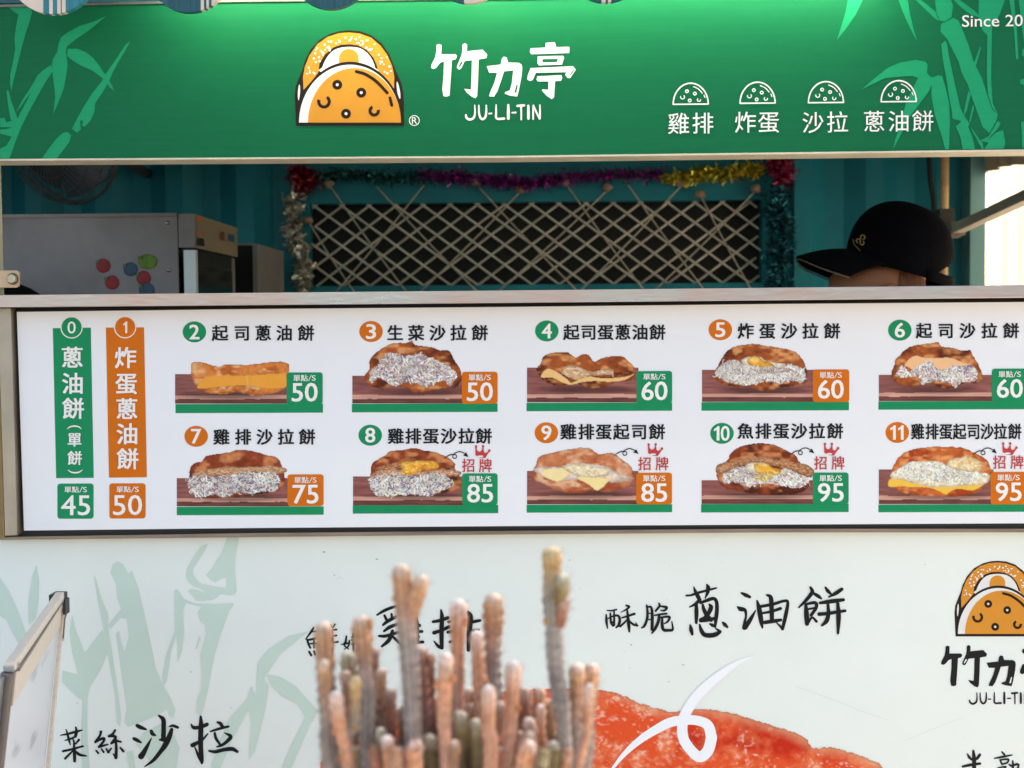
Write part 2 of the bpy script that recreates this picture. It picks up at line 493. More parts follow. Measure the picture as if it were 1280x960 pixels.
# ================================================================= counter rail (bare steel bar)
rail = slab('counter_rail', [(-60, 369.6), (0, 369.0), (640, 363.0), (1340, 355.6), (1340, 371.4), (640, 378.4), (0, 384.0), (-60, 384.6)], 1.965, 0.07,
     mat('reflection_tinted_steel', (196, 194, 192), 0.30, 1.0, nscale=3.4, second=(206, 168, 156), stretch=(1.6, 1, 6), bump=0.12, bscale=30), None, 0.0012)  # second colour paints pinkish reflections into the rail's base colour
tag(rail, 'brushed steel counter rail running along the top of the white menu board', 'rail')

# ================================================================= menu board
board = empty('menu_board', at(640, 520, YM), 'long white menu board listing twelve numbered flatbreads with food pictures and prices', 'menu board')
slab('panel', [(21, 389.9), (320, 386.2), (640, 383.6), (960, 380.0), (1345, 377.0), (1345, 653.8), (960, 655.8), (640, 657.6), (320, 660.0), (30, 663.2)], YM, 0.012, WHITE, board)
slab('gasket', [(14, 384), (640, 378), (1345, 371), (1345, 661), (640, 664), (22, 670.4)], YM + 0.0125, 0.015, GASKET, board)
slab('side_frame', [(-3, 385.2), (13.4, 385.0), (21.4, 669), (6.2, 670)], YM - 0.010, 0.03, STEEL2, board, 0.001)
slab('side_frame', [(-14, 385), (-3.3, 385), (5.9, 672), (-14, 672)], YM + 0.006, 0.02, mat('aged_brass_edge', (150, 124, 84), 0.5, 0.5, nscale=30, namt=0.25), board)
slab('bottom_frame', [(-14, 672.6), (22, 671.0), (320, 666.3), (640, 663.6), (960, 661), (1345, 661), (1345, 665.4), (960, 665.6), (640, 668), (320, 671.4), (0, 675)], YM + 0.008, 0.018,
     mat('brown_tinted_steel', (150, 134, 124), 0.4, 0.8, nscale=12, namt=0.2, stretch=(1, 1, 20)), board)

def part_label(o, text): o['label'] = text; return o

# ---- raster painter for the printed photographs (vertex colours on a fine flat mesh)
RS = np.random.RandomState(11)
def vnoise(X, Y, sc, seed):
    r = np.random.RandomState(seed); G = r.rand(64, 64)
    x = X / sc; y = Y / sc
    xi = np.floor(x).astype(int); yi = np.floor(y).astype(int)
    fx = x - xi; fy = y - yi
    fx = fx * fx * (3 - 2 * fx); fy = fy * fy * (3 - 2 * fy)
    g = lambda a, b: G[a % 64, b % 64]
    return (g(yi, xi) * (1 - fx) + g(yi, xi + 1) * fx) * (1 - fy) + (g(yi + 1, xi) * (1 - fx) + g(yi + 1, xi + 1) * fx) * fy
def fbm(X, Y, sc, seed, o=3):
    t = 0; a = 1; s = 0
    for i in range(o):
        t = t + a * vnoise(X, Y, sc / 2 ** i, seed + i); s += a; a *= 0.55
    return t / s
def blur(A, r):
    for _ in range(2):
        for ax in (0, 1):
            P = np.pad(A, [(r, r) if k == ax else (0, 0) for k in (0, 1)], mode='constant')
            c = np.cumsum(P, axis=ax)
            n = A.shape[ax]
            hi = np.take(c, range(2 * r, 2 * r + n), axis=ax)
            lo = np.concatenate([np.zeros_like(np.take(c, [0], axis=ax)), np.take(c, range(0, n - 1), axis=ax)], axis=ax)
            A = (hi - lo) / (2 * r + 1)
    return A
def L3(c): return np.array(lin(c)) * 1.05
class Canvas:
    def __init__(s, x0, y0, x1, y1, step=0.8):
        s.step = step
        s.xs = np.arange(x0, x1 + step * .5, step); s.ys = np.arange(y0, y1 + step * .5, step)
        s.X, s.Y = np.meshgrid(s.xs, s.ys)
        s.C = np.ones(s.X.shape + (3,)) * L3((238, 238, 243)); s.A = np.zeros(s.X.shape, bool)
    def mask(s, pts, sm=4, jit=0.0, seed=0):
        P = np.array(catmull(pts, sm, True)) if sm else np.array(pts, float)
        X, Y = s.X, s.Y
        if jit:
            X = X + (fbm(s.X, s.Y, 5, seed + 90, 2) - .5) * jit; Y = Y + (fbm(s.X, s.Y, 5, seed + 70, 2) - .5) * jit
        m = np.zeros(X.shape, bool); n = len(P)
        for i in range(n):
            x0, y0 = P[i]; x1, y1 = P[(i + 1) % n]
            if y0 == y1: continue
            c = (Y < y0) != (Y < y1)
            xi = (x1 - x0) * (Y - y0) / (y1 - y0) + x0
            m ^= c & (X < xi)
        return m
    def fill(s, m, col, w=None):
        c = L3(col) if len(np.shape(col)) == 1 else col
        if w is None: s.C[m] = c if c.ndim == 1 else c[m]
        else: s.C[m] = (s.C * (1 - w[..., None]) + c * w[..., None])[m]
        s.A |= m
    def dough(s, pts, lo, base, hi, sc=9, seed=0, jit=2.0, edge=0.75):
        m = s.mask(pts, 4, jit, seed)
        big = sc if sc < 6 else sc * 1.7
        n = fbm(s.X * .8, s.Y * 1.15, big, seed, 3); n2 = fbm(s.X * .75 + 31, s.Y * 1.25, big * .62, seed + 5, 2)
        lo, base, hi = L3(lo), L3(base), L3(hi)
        ys_ = s.Y[m]; y0, y1 = (ys_.min(), ys_.max()) if len(ys_) else (0, 1)
        vg = np.clip((s.Y - y0) / (y1 - y0 + 1e-6), 0, 1)
        a = np.clip((n - .30) * 3.4 - (vg - .5) * .5, 0, 1)[..., None]
        c = lo * (1 - a) + base * a
        dy_ = np.gradient(n2, axis=0) * 5.0
        b = np.clip((n2 - .50) * 3.4 + dy_ * 1.2 - (vg - .4) * .4, 0, 1)[..., None]
        c = c * (1 - b) + hi * b
        e = blur(m.astype(float), max(1, int(3 / s.step)))
        k = np.clip((e - .45) / .5, 0, 1)[..., None]
        c = c * (edge * .8 + (1 - edge * .8) * k)
        gl = fbm(s.X, s.Y, 2.0, seed + 9, 1)[..., None]
        fi = fbm(s.X, s.Y, 4.2, seed + 13, 2)[..., None]
        c = c * (0.88 + 0.20 * gl) * (.80 + .40 * fi)
        s.fill(m, c)
        return m
    def flat(s, pts, col, amt=0.08, seed=3, jit=0.6, dark=0.85):
        m = s.mask(pts, 3, jit, seed)
        c = L3(col)[None, None] * (1 - amt + 2 * amt * fbm(s.X, s.Y, 8, seed))[..., None]
        e = blur(m.astype(float), 1)
        c = c * (dark + (1 - dark) * np.clip((e - .5) * 2.4, 0, 1))[..., None]
        s.fill(m, c); return m
    def shred(s, pts, n, cols, seed=0, ln=(2.5, 6), wd=0.75, base=(158, 128, 124)):
        r = np.random.RandomState(seed)
        m = s.mask(pts, 4, 4.0, seed)
        c = L3(base) * (0.7 + .9 * fbm(s.X, s.Y, 4, seed))[..., None]
        s.fill(m, c)
        low = fbm(s.X, s.Y, 11, seed + 50, 2)
        soft = blur(m.astype(float), 1) > .30
        iy, ix = np.nonzero(m); n = int(n * 1.0)
        for i in range(n):
            k = r.randint(len(iy)); x, y = s.xs[ix[k]], s.ys[iy[k]]
            a = r.rand() * pi * 2; cv = (r.rand() - .5) * 1.3
            L = ln[0] + r.rand() * (ln[1] - ln[0]); q = int(L / (s.step * .6)) + 2
            late = i / n
            lum = (.60 + .36 * late) * (.72 + .5 * low[iy[k], ix[k]]) * (.9 + .2 * r.rand())
            ci = r.randint(len(cols)); col = np.clip(L3(cols[ci]) * lum, 0, 1)
            fat = r.rand() < .28
            for j in range(q):
                jx = int(round((x - s.xs[0]) / s.step)); jy = int(round((y - s.ys[0]) / s.step))
                for dx in ((0, 1) if fat else (0,)):
                    if 0 <= jx + dx < len(s.xs) and 0 <= jy < len(s.ys) and (soft[jy, jx + dx] or i % 19 == 0):
                        s.C[jy, jx + dx] = col; s.A[jy, jx + dx] = True
                x += cos(a) * s.step * .6; y += sin(a) * s.step * .6; a += cv * .25
        return m
    def shadow(s, cx, cy, rx, ry, k=0.55):
        d = ((s.X - cx) / rx) ** 2 + ((s.Y - cy) / ry) ** 2
        w_ = np.clip(1.25 - d, 0, 1) * k
        s.C *= (1 - w_ * s.A)[..., None]
    def build(s, name, Y, parent, m=None):
        ny, nx = s.X.shape
        co = at_np(s.X.ravel(), s.Y.ravel(), Y)
        I = np.arange(ny * nx).reshape(ny, nx)
        q = np.stack([I[:-1, :-1], I[1:, :-1], I[1:, 1:], I[:-1, 1:]], -1)
        keep = (s.A[:-1, :-1].astype(int) + s.A[1:, :-1] + s.A[1:, 1:] + s.A[:-1, 1:]) >= 3
        q = q[keep]
        used = np.unique(q); rm = -np.ones(ny * nx, int); rm[used] = np.arange(len(used))
        q = rm[q]; co = co[used]; col = np.clip(s.C.reshape(-1, 3)[used], 0, 1)
        me = bpy.data.meshes.new(name)
        me.vertices.add(len(co)); me.vertices.foreach_set('co', co.ravel())
        me.loops.add(q.size); me.loops.foreach_set('vertex_index', q.ravel().astype(np.int32))
        me.polygons.add(len(q)); me.polygons.foreach_set('loop_start', np.arange(0, q.size, 4, dtype=np.int32))
        try: me.polygons.foreach_set('loop_total', np.full(len(q), 4, np.int32))
        except Exception: pass
        me.update()
        ca = me.color_attributes.new('Col', 'FLOAT_COLOR', 'POINT')
        ca.data.foreach_set('color', np.concatenate([col, np.ones((len(col), 1))], 1).ravel().astype(np.float32))
        me.materials.append(m or PRINT)
        return link(bpy.data.objects.new(name, me), parent)

BUN = ((98, 38, 18), (170, 84, 38), (222, 148, 92))
BUNR = ((84, 30, 16), (150, 64, 34), (208, 128, 80))
BUNO = ((190, 92, 38), (222, 130, 62), (236, 176, 120))
CAB = [(250, 248, 238), (240, 238, 224), (234, 226, 218), (244, 232, 214), (190, 172, 196), (140, 112, 150), (236, 190, 168), (252, 250, 246), (222, 226, 200)]
CAB2 = [(252, 250, 242), (244, 244, 232), (238, 232, 222), (244, 238, 218), (206, 190, 204), (236, 210, 182)]

def picture(n, zo, bx0, btop, bbot, bx1, s0, s1, painter, spec):
    """wooden serving board with a filled flatbread, printed; a green strip below it"""
    ox, oy, sc = zo
    cv = Canvas(bx0 - 1, btop - 46, bx1 + 1, bbot + 0.4)
    X, Y = cv.X, cv.Y
    m = (Y > btop) & (Y < bbot) & (X >= bx0) & (X <= bx1)
    top = L3((142, 84, 78)); g = fbm(X * .12, Y * 1.0, 2.2, n * 7 + 1)
    g2 = fbm(X * .06, Y * 0.7, 3.0, n * 7 + 3)
    c = top * (0.62 + .8 * g[..., None]) * (0.8 + .4 * g2[..., None])
    lb = (Y > bbot - 11 + (g2 - .5) * 1.5) & (Y < bbot - 6.3 + (g - .5))
    c = np.where(lb[..., None], L3((208, 152, 134)) * (0.8 + .4 * g[..., None]), c)
    db = Y >= bbot - 6.3 + (g - .5)
    c = np.where(db[..., None], L3((112, 62, 56)) * (0.6 + .8 * g[..., None]), c)
    cv.fill(m, c)
    painter(cv, lambda p: Z(ox, oy, sc, p), n)
    o = cv.build('food_picture', YM - 0.0004, board); o['label'] = spec

def pA(cv, z, n):      # folded bread with two cheese slices
    cv.shadow(285, 494, 66, 6)
    cv.dough(z([(222, 385), (260, 362), (330, 370), (420, 395), (500, 378), (600, 384), (700, 375), (800, 365), (880, 362), (950, 385), (945, 425), (920, 470), (800, 500), (600, 500), (400, 520), (300, 560), (265, 540), (235, 480)]), *BUNO, sc=8, seed=n)
    cv.dough(z([(275, 545), (400, 540), (600, 530), (760, 540), (912, 540), (860, 580), (760, 600), (670, 608), (560, 585), (470, 600), (400, 595), (330, 580)]), *BUNO, sc=6, seed=n + 1)
    cv.flat(z([(268, 550), (320, 482), (420, 462), (620, 462), (900, 446), (918, 462), (918, 545), (800, 556), (700, 546), (620, 532), (420, 545), (340, 556)]), (240, 160, 62), .05)
    cv.flat(z([(626, 466), (634, 466), (642, 534), (634, 534)]), (250, 190, 100), .02)
def pB(cv, z, n):
    cv.shadow(527, 490, 62, 6)
    cv.dough(z([(205, 465), (240, 420), (245, 350), (300, 290), (350, 250), (430, 225), (500, 225), (550, 210), (585, 240), (680, 250), (750, 275), (800, 275), (830, 290), (860, 350), (900, 410), (915, 480), (880, 540), (840, 555), (760, 560), (650, 580), (560, 578), (480, 540), (400, 545), (340, 560), (250, 540), (215, 500)]), *BUN, seed=n)
    cv.shred(z([(250, 440), (300, 380), (350, 310), (430, 305), (520, 320), (600, 305), (680, 330), (760, 365), (830, 400), (870, 450), (860, 500), (830, 545), (780, 500), (700, 520), (660, 545), (600, 520), (500, 515), (420, 540), (360, 500), (300, 480), (260, 520)]), 900, CAB, seed=n)
def pC(cv, z, n):
    cv.shadow(735, 487, 64, 6)
    cv.dough(z([(200, 385), (230, 320), (300, 295), (400, 292), (460, 330), (510, 305), (560, 315), (600, 360), (680, 325), (800, 322), (860, 370), (900, 420), (890, 460), (860, 500), (750, 510), (650, 550), (560, 555), (470, 520), (400, 530), (340, 540), (280, 520), (220, 490), (180, 420)]), *BUN, seed=n)
    cv.dough(z([(340, 470), (400, 420), (560, 440), (760, 440), (860, 440), (760, 500), (560, 500)]), (92, 36, 20), (130, 58, 30), (170, 90, 50), sc=5, seed=n + 4)
    cv.dough(z([(355, 430), (400, 390), (480, 395), (560, 430), (620, 425), (700, 408), (738, 420), (735, 480), (715, 455), (640, 462), (560, 468), (480, 495), (400, 470)]), (186, 130, 88), (214, 168, 122), (238, 208, 176), sc=5, seed=n + 2)
    cv.flat(z([(208, 475), (255, 412), (330, 438), (390, 480), (430, 515), (470, 498), (560, 470), (680, 482), (830, 470), (892, 448), (820, 495), (700, 508), (600, 502), (500, 512), (430, 527), (370, 515), (300, 480)]), (240, 190, 126), .05)
def pD(cv, z, n):
    cv.shadow(950, 488, 60, 6)
    cv.dough(z([(190, 450), (220, 380), (270, 300), (350, 245), (430, 232), (500, 232), (540, 240), (650, 255), (740, 275), (780, 285), (830, 340), (860, 400), (865, 470), (855, 520), (780, 535), (680, 550), (600, 572), (500, 565), (420, 540), (340, 545), (270, 530), (210, 500)]), *BUN, seed=n)
    cv.shred(z([(200, 450), (230, 390), (330, 345), (400, 380), (500, 400), (600, 410), (700, 385), (780, 390), (840, 420), (850, 460), (830, 510), (740, 500), (680, 520), (560, 505), (450, 530), (360, 520), (300, 510), (230, 480)]), 800, CAB2 + CAB[:3], seed=n)
    cv.dough(z([(388, 352), (440, 325), (520, 322), (560, 350), (640, 368), (702, 378), (690, 410), (600, 420), (480, 410), (420, 385)]), (220, 200, 176), (240, 226, 204), (246, 240, 228), sc=5, seed=n + 1)
    cv.dough(z([(432, 340), (500, 322), (550, 352), (618, 378), (625, 410), (560, 420), (500, 400), (450, 388)]), (214, 138, 40), (240, 170, 60), (250, 202, 110), sc=6, seed=n + 2)
    cv.shred(z([(470, 395), (640, 405), (760, 420), (700, 440), (500, 440)]), 60, CAB2, seed=n + 6)
def pE(cv, z, n):
    cv.shadow(1172, 487, 60, 6)
    cv.dough(z([(215, 480), (240, 430), (260, 370), (330, 300), (400, 265), (480, 255), (590, 240), (620, 275), (720, 285), (790, 310), (850, 305), (880, 360), (930, 450), (950, 530), (900, 570), (820, 565), (740, 600), (640, 612), (560, 590), (470, 570), (400, 600), (300, 585), (240, 550)]), *BUN, seed=n)
    cv.flat(z([(325, 420), (400, 350), (480, 365), (560, 370), (690, 365), (780, 400), (870, 430), (780, 450), (600, 480), (440, 470), (400, 468), (350, 440)]), (240, 186, 138), .05, jit=0)
    cv.shred(z([(260, 520), (300, 430), (360, 475), (420, 450), (480, 400), (540, 390), (590, 460), (700, 435), (860, 430), (910, 490), (880, 555), (780, 560), (720, 600), (660, 560), (560, 550), (460, 580), (430, 510), (330, 520)]), 620, CAB, seed=n)
def pF(cv, z, n):
    cv.shadow(300, 622, 62, 6)
    cv.dough(z([(210, 440), (220, 370), (260, 340), (300, 330), (340, 290), (430, 270), (510, 265), (560, 245), (680, 255), (740, 275), (830, 295), (870, 330), (890, 375), (900, 400), (910, 480), (850, 545), (700, 570), (560, 590), (400, 595), (280, 585), (220, 550)]), *BUNR, sc=10, seed=n)
    cv.dough(z([(230, 440), (260, 402), (350, 388), (480, 370), (600, 372), (700, 370), (800, 362), (900, 375), (925, 400), (880, 418), (700, 410), (540, 432), (400, 432), (260, 448)]), (170, 112, 78), (204, 146, 106), (226, 182, 144), sc=3, seed=n + 2)
    cv.shred(z([(185, 465), (240, 440), (400, 440), (540, 430), (640, 405), (760, 410), (850, 420), (870, 480), (830, 540), (760, 545), (680, 560), (640, 575), (560, 560), (480, 590), (380, 570), (290, 590), (220, 560), (210, 510)]), 850, CAB, seed=n, base=(120, 90, 96))
def pG(cv, z, n):
    cv.shadow(520, 620, 62, 6)
    cv.dough(z([(250, 430), (255, 370), (280, 325), (350, 290), (400, 255), (480, 245), (580, 230), (640, 250), (720, 260), (800, 295), (860, 340), (875, 400), (910, 450), (900, 520), (800, 560), (640, 580), (420, 580), (300, 560), (250, 500)]), *BUNR, sc=9, seed=n)
    cv.dough(z([(290, 395), (310, 370), (400, 350), (470, 345), (480, 380), (400, 395)]), (150, 84, 52), (190, 120, 80), (214, 156, 118), sc=3, seed=n + 1)
    cv.dough(z([(270, 430), (300, 400), (450, 388), (600, 405), (740, 392), (880, 395), (902, 430), (760, 436), (600, 444), (500, 436), (350, 444)]), (176, 112, 84), (212, 152, 118), (232, 192, 160), sc=3, seed=n + 2)
    cv.dough(z([(465, 345), (560, 330), (700, 325), (742, 350), (735, 388), (660, 396), (600, 402), (560, 425), (510, 438), (470, 430), (484, 385)]), (214, 130, 40), (240, 168, 62), (250, 204, 110), sc=5, seed=n + 3)
    cv.shred(z([(235, 445), (300, 440), (420, 430), (560, 440), (700, 420), (800, 430), (855, 490), (820, 520), (760, 550), (660, 580), (560, 570), (450, 580), (330, 580), (260, 550), (245, 490)]), 850, CAB, seed=n, base=(120, 90, 96))
def pH(cv, z, n):
    cv.shadow(735, 618, 66, 6)
    cv.dough(z([(175, 350), (200, 290), (300, 265), (400, 245), (500, 228), (560, 235), (640, 275), (720, 265), (780, 300), (850, 350), (875, 390), (870, 420), (895, 440), (860, 500), (760, 540), (680, 558), (620, 540), (520, 560), (400, 562), (280, 520), (200, 480), (145, 460), (150, 390)]), (168, 78, 48), (206, 122, 80), (230, 178, 140), sc=10, seed=n)
    cv.dough(z([(155, 385), (250, 375), (400, 360), (520, 345), (700, 370), (760, 410), (860, 440), (860, 475), (740, 485), (640, 470), (440, 465), (300, 470), (210, 430)]), (206, 170, 150), (230, 204, 186), (242, 228, 216), sc=6, seed=n + 1)
    cv.flat(z([(208, 422), (262, 385), (405, 385), (410, 428), (332, 477)]), (246, 220, 160), .04)
    cv.flat(z([(470, 447), (600, 440), (700, 452), (738, 418), (715, 462), (625, 542), (560, 500)]), (246, 218, 152), .04)
    cv.dough(z([(372, 372), (420, 345), (520, 345), (620, 372), (705, 368), (702, 420), (620, 442), (520, 440), (400, 402)]), (222, 186, 140), (238, 214, 176), (246, 232, 206), sc=4, seed=n + 2)
def pI(cv, z, n):
    cv.shadow(955, 619, 64, 6)
    cv.dough(z([(205, 400), (230, 350), (290, 320), (310, 270), (370, 225), (440, 205), (530, 195), (640, 215), (740, 260), (790, 290), (810, 330), (850, 370), (880, 410), (870, 450), (900, 500), (800, 560), (640, 575), (480, 565), (360, 545), (260, 520), (210, 450)]), *BUNR, sc=9, seed=n)
    cv.shred(z([(250, 430), (300, 390), (390, 360), (430, 380), (560, 400), (700, 390), (830, 410), (880, 480), (830, 510), (740, 520), (640, 490), (540, 490), (440, 520), (330, 480), (260, 490)]), 640, CAB + CAB2, seed=n)
    cv.dough(z([(200, 385), (230, 345), (340, 330), (440, 300), (560, 295), (660, 320), (760, 335), (870, 355), (918, 400), (890, 450), (830, 430), (740, 392), (640, 362), (540, 342), (430, 348), (350, 372), (300, 400), (220, 420)]), (150, 92, 58), (182, 124, 84), (210, 158, 118), sc=3, seed=n + 2)
    cv.dough(z([(415, 360), (480, 338), (560, 345), (620, 380), (720, 400), (700, 425), (600, 430), (520, 415), (440, 402)]), (222, 196, 160), (240, 222, 194), (246, 238, 222), sc=5, seed=n + 3)
    cv.dough(z([(480, 350), (560, 345), (610, 375), (672, 392), (650, 425), (560, 425), (500, 410)]), (220, 140, 44), (242, 176, 66), (250, 208, 120), sc=6, seed=n + 4)
    cv.shred(z([(470, 440), (560, 410), (620, 430), (560, 480)]), 40, [(240, 200, 90), (236, 214, 130)], seed=n + 6)
def pJ(cv, z, n):
    cv.shadow(1178, 620, 66, 5)
    cv.dough(z([(215, 470), (245, 380), (300, 310), (400, 265), (550, 245), (700, 245), (800, 258), (900, 300), (980, 350), (1010, 400), (1020, 470), (960, 560), (880, 620), (700, 645), (560, 640), (400, 630), (270, 600), (240, 540)]), (170, 62, 26), (206, 102, 48), (230, 150, 92), sc=8, seed=n)
    cv.flat(z([(195, 562), (225, 495), (400, 530), (560, 545), (640, 560), (760, 560), (962, 538), (870, 597), (760, 582), (700, 600), (655, 630), (600, 602), (500, 572), (300, 566)]), (242, 190, 76), .05)
    cv.dough(z([(655, 390), (720, 340), (840, 325), (920, 360), (945, 420), (930, 445), (820, 440), (720, 420)]), (226, 184, 120), (240, 210, 160), (248, 232, 204), sc=5, seed=n + 2)
    cv.dough(z([(215, 462), (280, 420), (360, 372), (480, 362), (600, 365), (680, 410), (800, 440), (920, 450), (1000, 465), (1005, 510), (960, 545), (840, 555), (700, 565), (560, 570), (420, 545), (300, 510), (220, 492)]), (220, 196, 160), (236, 220, 190), (244, 236, 216), sc=5, seed=n + 3)
    cv.shred(z([(235, 460), (290, 420), (360, 376), (480, 368), (600, 370), (680, 412), (800, 445), (920, 455), (990, 470), (900, 510), (760, 540), (560, 520), (400, 510), (300, 485)]), 520, CAB2 + CAB2 + [(190, 196, 150)], seed=n, base=(226, 220, 200))

# item table: number, badge colour, badge pos, title chars (char,x), title y, em x, board geometry, tag, price
S1 = 5.818
def xs_of(ox, s, zs): return [ox + v / s for v in zs]
items = [
 (2, 'g', (243.0, 414.9), '起司蔥油餅', xs_of(200, S1, (436, 596, 750, 904, 1062)), 416.4, 20.9, (200, 390, S1), (218.3, 467.3, 505.2, 360), (219.3, 505.2, 403.7, 516.4), 'g', (358.3, 465.6, 403.3, 505.4), '50', pA, 'folded golden flatbread with two slices of orange cheese'),
 (3, 'o', (463.8, 414.4), '生菜沙拉餅', xs_of(420, S1, (430, 583, 738, 890, 1046)), 416.1, 20.9, (420, 390, S1), (439.8, 469.4, 504.8, 580), (439.8, 504.8, 622, 515.4), 'o', (577.3, 464.9, 622, 504.7), '50', pB, 'flatbread stuffed with shredded cabbage salad'),
 (4, 'g', (683.5, 413.7), '起司蛋蔥油餅', xs_of(640, S1, (432, 557, 680, 806, 932, 1058)), 415.4, 20.6, (640, 390, S1), (658.2, 459.2, 503.6, 798), (658.2, 503.6, 840.2, 514), 'g', (795.6, 463.9, 840.2, 503.8), '60', pC, 'lumpy flatbread with egg and a cheese slice'),
 (5, 'o', (900.4, 412.2), '炸蛋沙拉餅', xs_of(860, S1, (420, 577, 735, 890, 1048)), 413.8, 20.9, (860, 390, S1), (876.9, 461.9, 502.8, 1018), (876.9, 502.8, 1061.2, 513.4), 'o', (1016.0, 461.9, 1061.5, 502.6), '60', pD, 'flatbread with fried egg over shredded cabbage'),
 (6, 'g', (1124.8, 412.7), '起司沙拉餅', xs_of(1080, 6.4, (480, 655, 828, 1003, 1177)), 413.4, 20.6, (1080, 390, 6.4), (1098.0, 468.2, 501.9, 1242), (1098.0, 501.9, 1284.5, 512.1), 'g', (1239.8, 460.9, 1284.5, 501.5), '60', pE, 'flatbread with pale cheese over purple cabbage salad'),
 (7, 'o', (245.2, 545.4), '雞排沙拉餅', xs_of(200, S1, (447, 604, 760, 915, 1070)), 546.2, 20.9, (200, 520, S1), (220.4, 597.3, 633.6, 362), (221.0, 633.6, 404.6, 644), 'o', (359.4, 593.1, 404.4, 632.7), '75', pF, 'flatbread with fried cutlet and shredded cabbage'),
 (8, 'g', (462.8, 544.0), '雞排蛋沙拉餅', xs_of(420, S1, (435, 562, 690, 820, 948, 1075)), 545.2, 20.8, (420, 520, S1), (440.7, 595.2, 631.6, 580), (441.0, 631.6, 622.8, 642), 'g', (577.7, 591.8, 622, 631.4), '85', pG, 'flatbread with cutlet, yellow egg and cabbage'),
 (9, 'o', (683.0, 541.0), '雞排蛋起司餅', xs_of(640, S1, (410, 540, 667, 795, 925, 1055)), 539.8, 20.8, (640, 520, S1), (658.2, 588.3, 631.0, 798), (658.4, 631.0, 840.2, 640.8), 'o', (795.3, 591.0, 839.9, 630.6), '85', pH, 'pale flatbread with egg and two white cheese corners'),
 (10, 'g', (902.5, 541.7), '魚排蛋沙拉餅', xs_of(860, S1, (418, 548, 678, 808, 938, 1070)), 538.9, 20.8, (860, 520, S1), (876.4, 599.9, 630.2, 1018), (876.4, 630.2, 1060.8, 640.6), 'g', (1016.0, 590.8, 1060.8, 630.2), '95', pI, 'flatbread with long fish fillet, egg and cabbage'),
 (11, 'o', (1121.6, 540.6), '雞排蛋起司沙拉餅', xs_of(1080, 6.4, (430, 545, 655, 765, 877, 985, 1092, 1207)), 539.5, 17.2, (1080, 520, 6.4), (1098.0, 586.5, 630.8, 1242), (1098.0, 630.8, 1284.5, 640.3), 'o', (1238.3, 590.0, 1284.5, 630.6), '95', pJ, 'open flatbread heaped with white cabbage, egg and yellow cheese'),
]
CHN = {'g': ('green', TGREEN), 'o': ('orange', TORANGE)}
for it in items:
    n, bc_, bp_, title, xs, ty, em, zo, pb, strip, tc_, tg, price, painter, what = it
    picture(n, zo, pb[0], pb[1], pb[2], pb[3], 0, 0, painter, what)
    sh = Sheet(YM - .0003)
    sh.poly([(strip[0], strip[1]), (strip[2], strip[1] - .6), (strip[2], strip[3] - .6), (strip[0], strip[3])])
    sh.build('green_strip', TGREEN, board)
    sh = Sheet(YM - .0003)
    sh.ellipse(bp_[0], bp_[1], 14.7, 13.1, 36)
    bd = sh.build('number_badge', CHN[bc_][1], board); part_label(bd, '%s oval badge with the number %d' % (CHN[bc_][0], n))
    sh = Sheet(YM - .0005)
    if n < 10: fit_text(sh, str(n), bp_[0] - 6.4, bp_[1] - 9.0, bp_[0] + 6.4, bp_[1] + 9.0, .018)
    elif n == 10:
        put_one(sh, bp_[0] - 4.9, bp_[1] - 9.0, bp_[1] + 9.0, 3.5); fit_text(sh, '0', bp_[0] - 1.6, bp_[1] - 9.2, bp_[0] + 9.6, bp_[1] + 9.2, .014)
    else:
        put_one(sh, bp_[0] - 3.6, bp_[1] - 9.0, bp_[1] + 9.0, 3.5); put_one(sh, bp_[0] + 6.2, bp_[1] - 9.0, bp_[1] + 9.0, 3.5)
    sh.build('number', INKW, bd)
    sh = Sheet(YM - .0008)
    for ch, x in zip(title, xs): put_char(sh, ch, x, ty, em, 20.8 if n == 11 else em * .985, .024)
    sh.build('title_lettering', INK, board)
    sh = Sheet(YM - .0007)
    sh.poly(roundrect(tg[0], tg[1], tg[2], tg[3], 3.4, slope=.004))
    tgo = sh.build('price_tag', CHN[tc_][1], board); part_label(tgo, '%s rounded price tag reading %s' % (CHN[tc_][0], price))
    sh = Sheet(YM - .0010)
    cx = (tg[0] + min(tg[2], 1284.5)) / 2; w_ = tg[2] - tg[0]
    fit_text(sh, '單點', tg[0] + 8.4, tg[1] + 3.0, tg[0] + 26.4, tg[1] + 10.9, .01)
    fit_text(sh, 'S', tg[0] + 31.4, tg[1] + 3.6, tg[0] + 36.4, tg[1] + 10.2, .0); sh.stroke([(tg[0] + 27.4, tg[1] + 10.4, .8), (tg[0] + 30.8, tg[1] + 3.2, .8)])
    fit_text(sh, price, tg[0] + 6.2, tg[1] + 13.2, tg[0] + 38.8, tg[1] + 36.2, .014)
    sh.build('price_lettering', INKW, tgo)

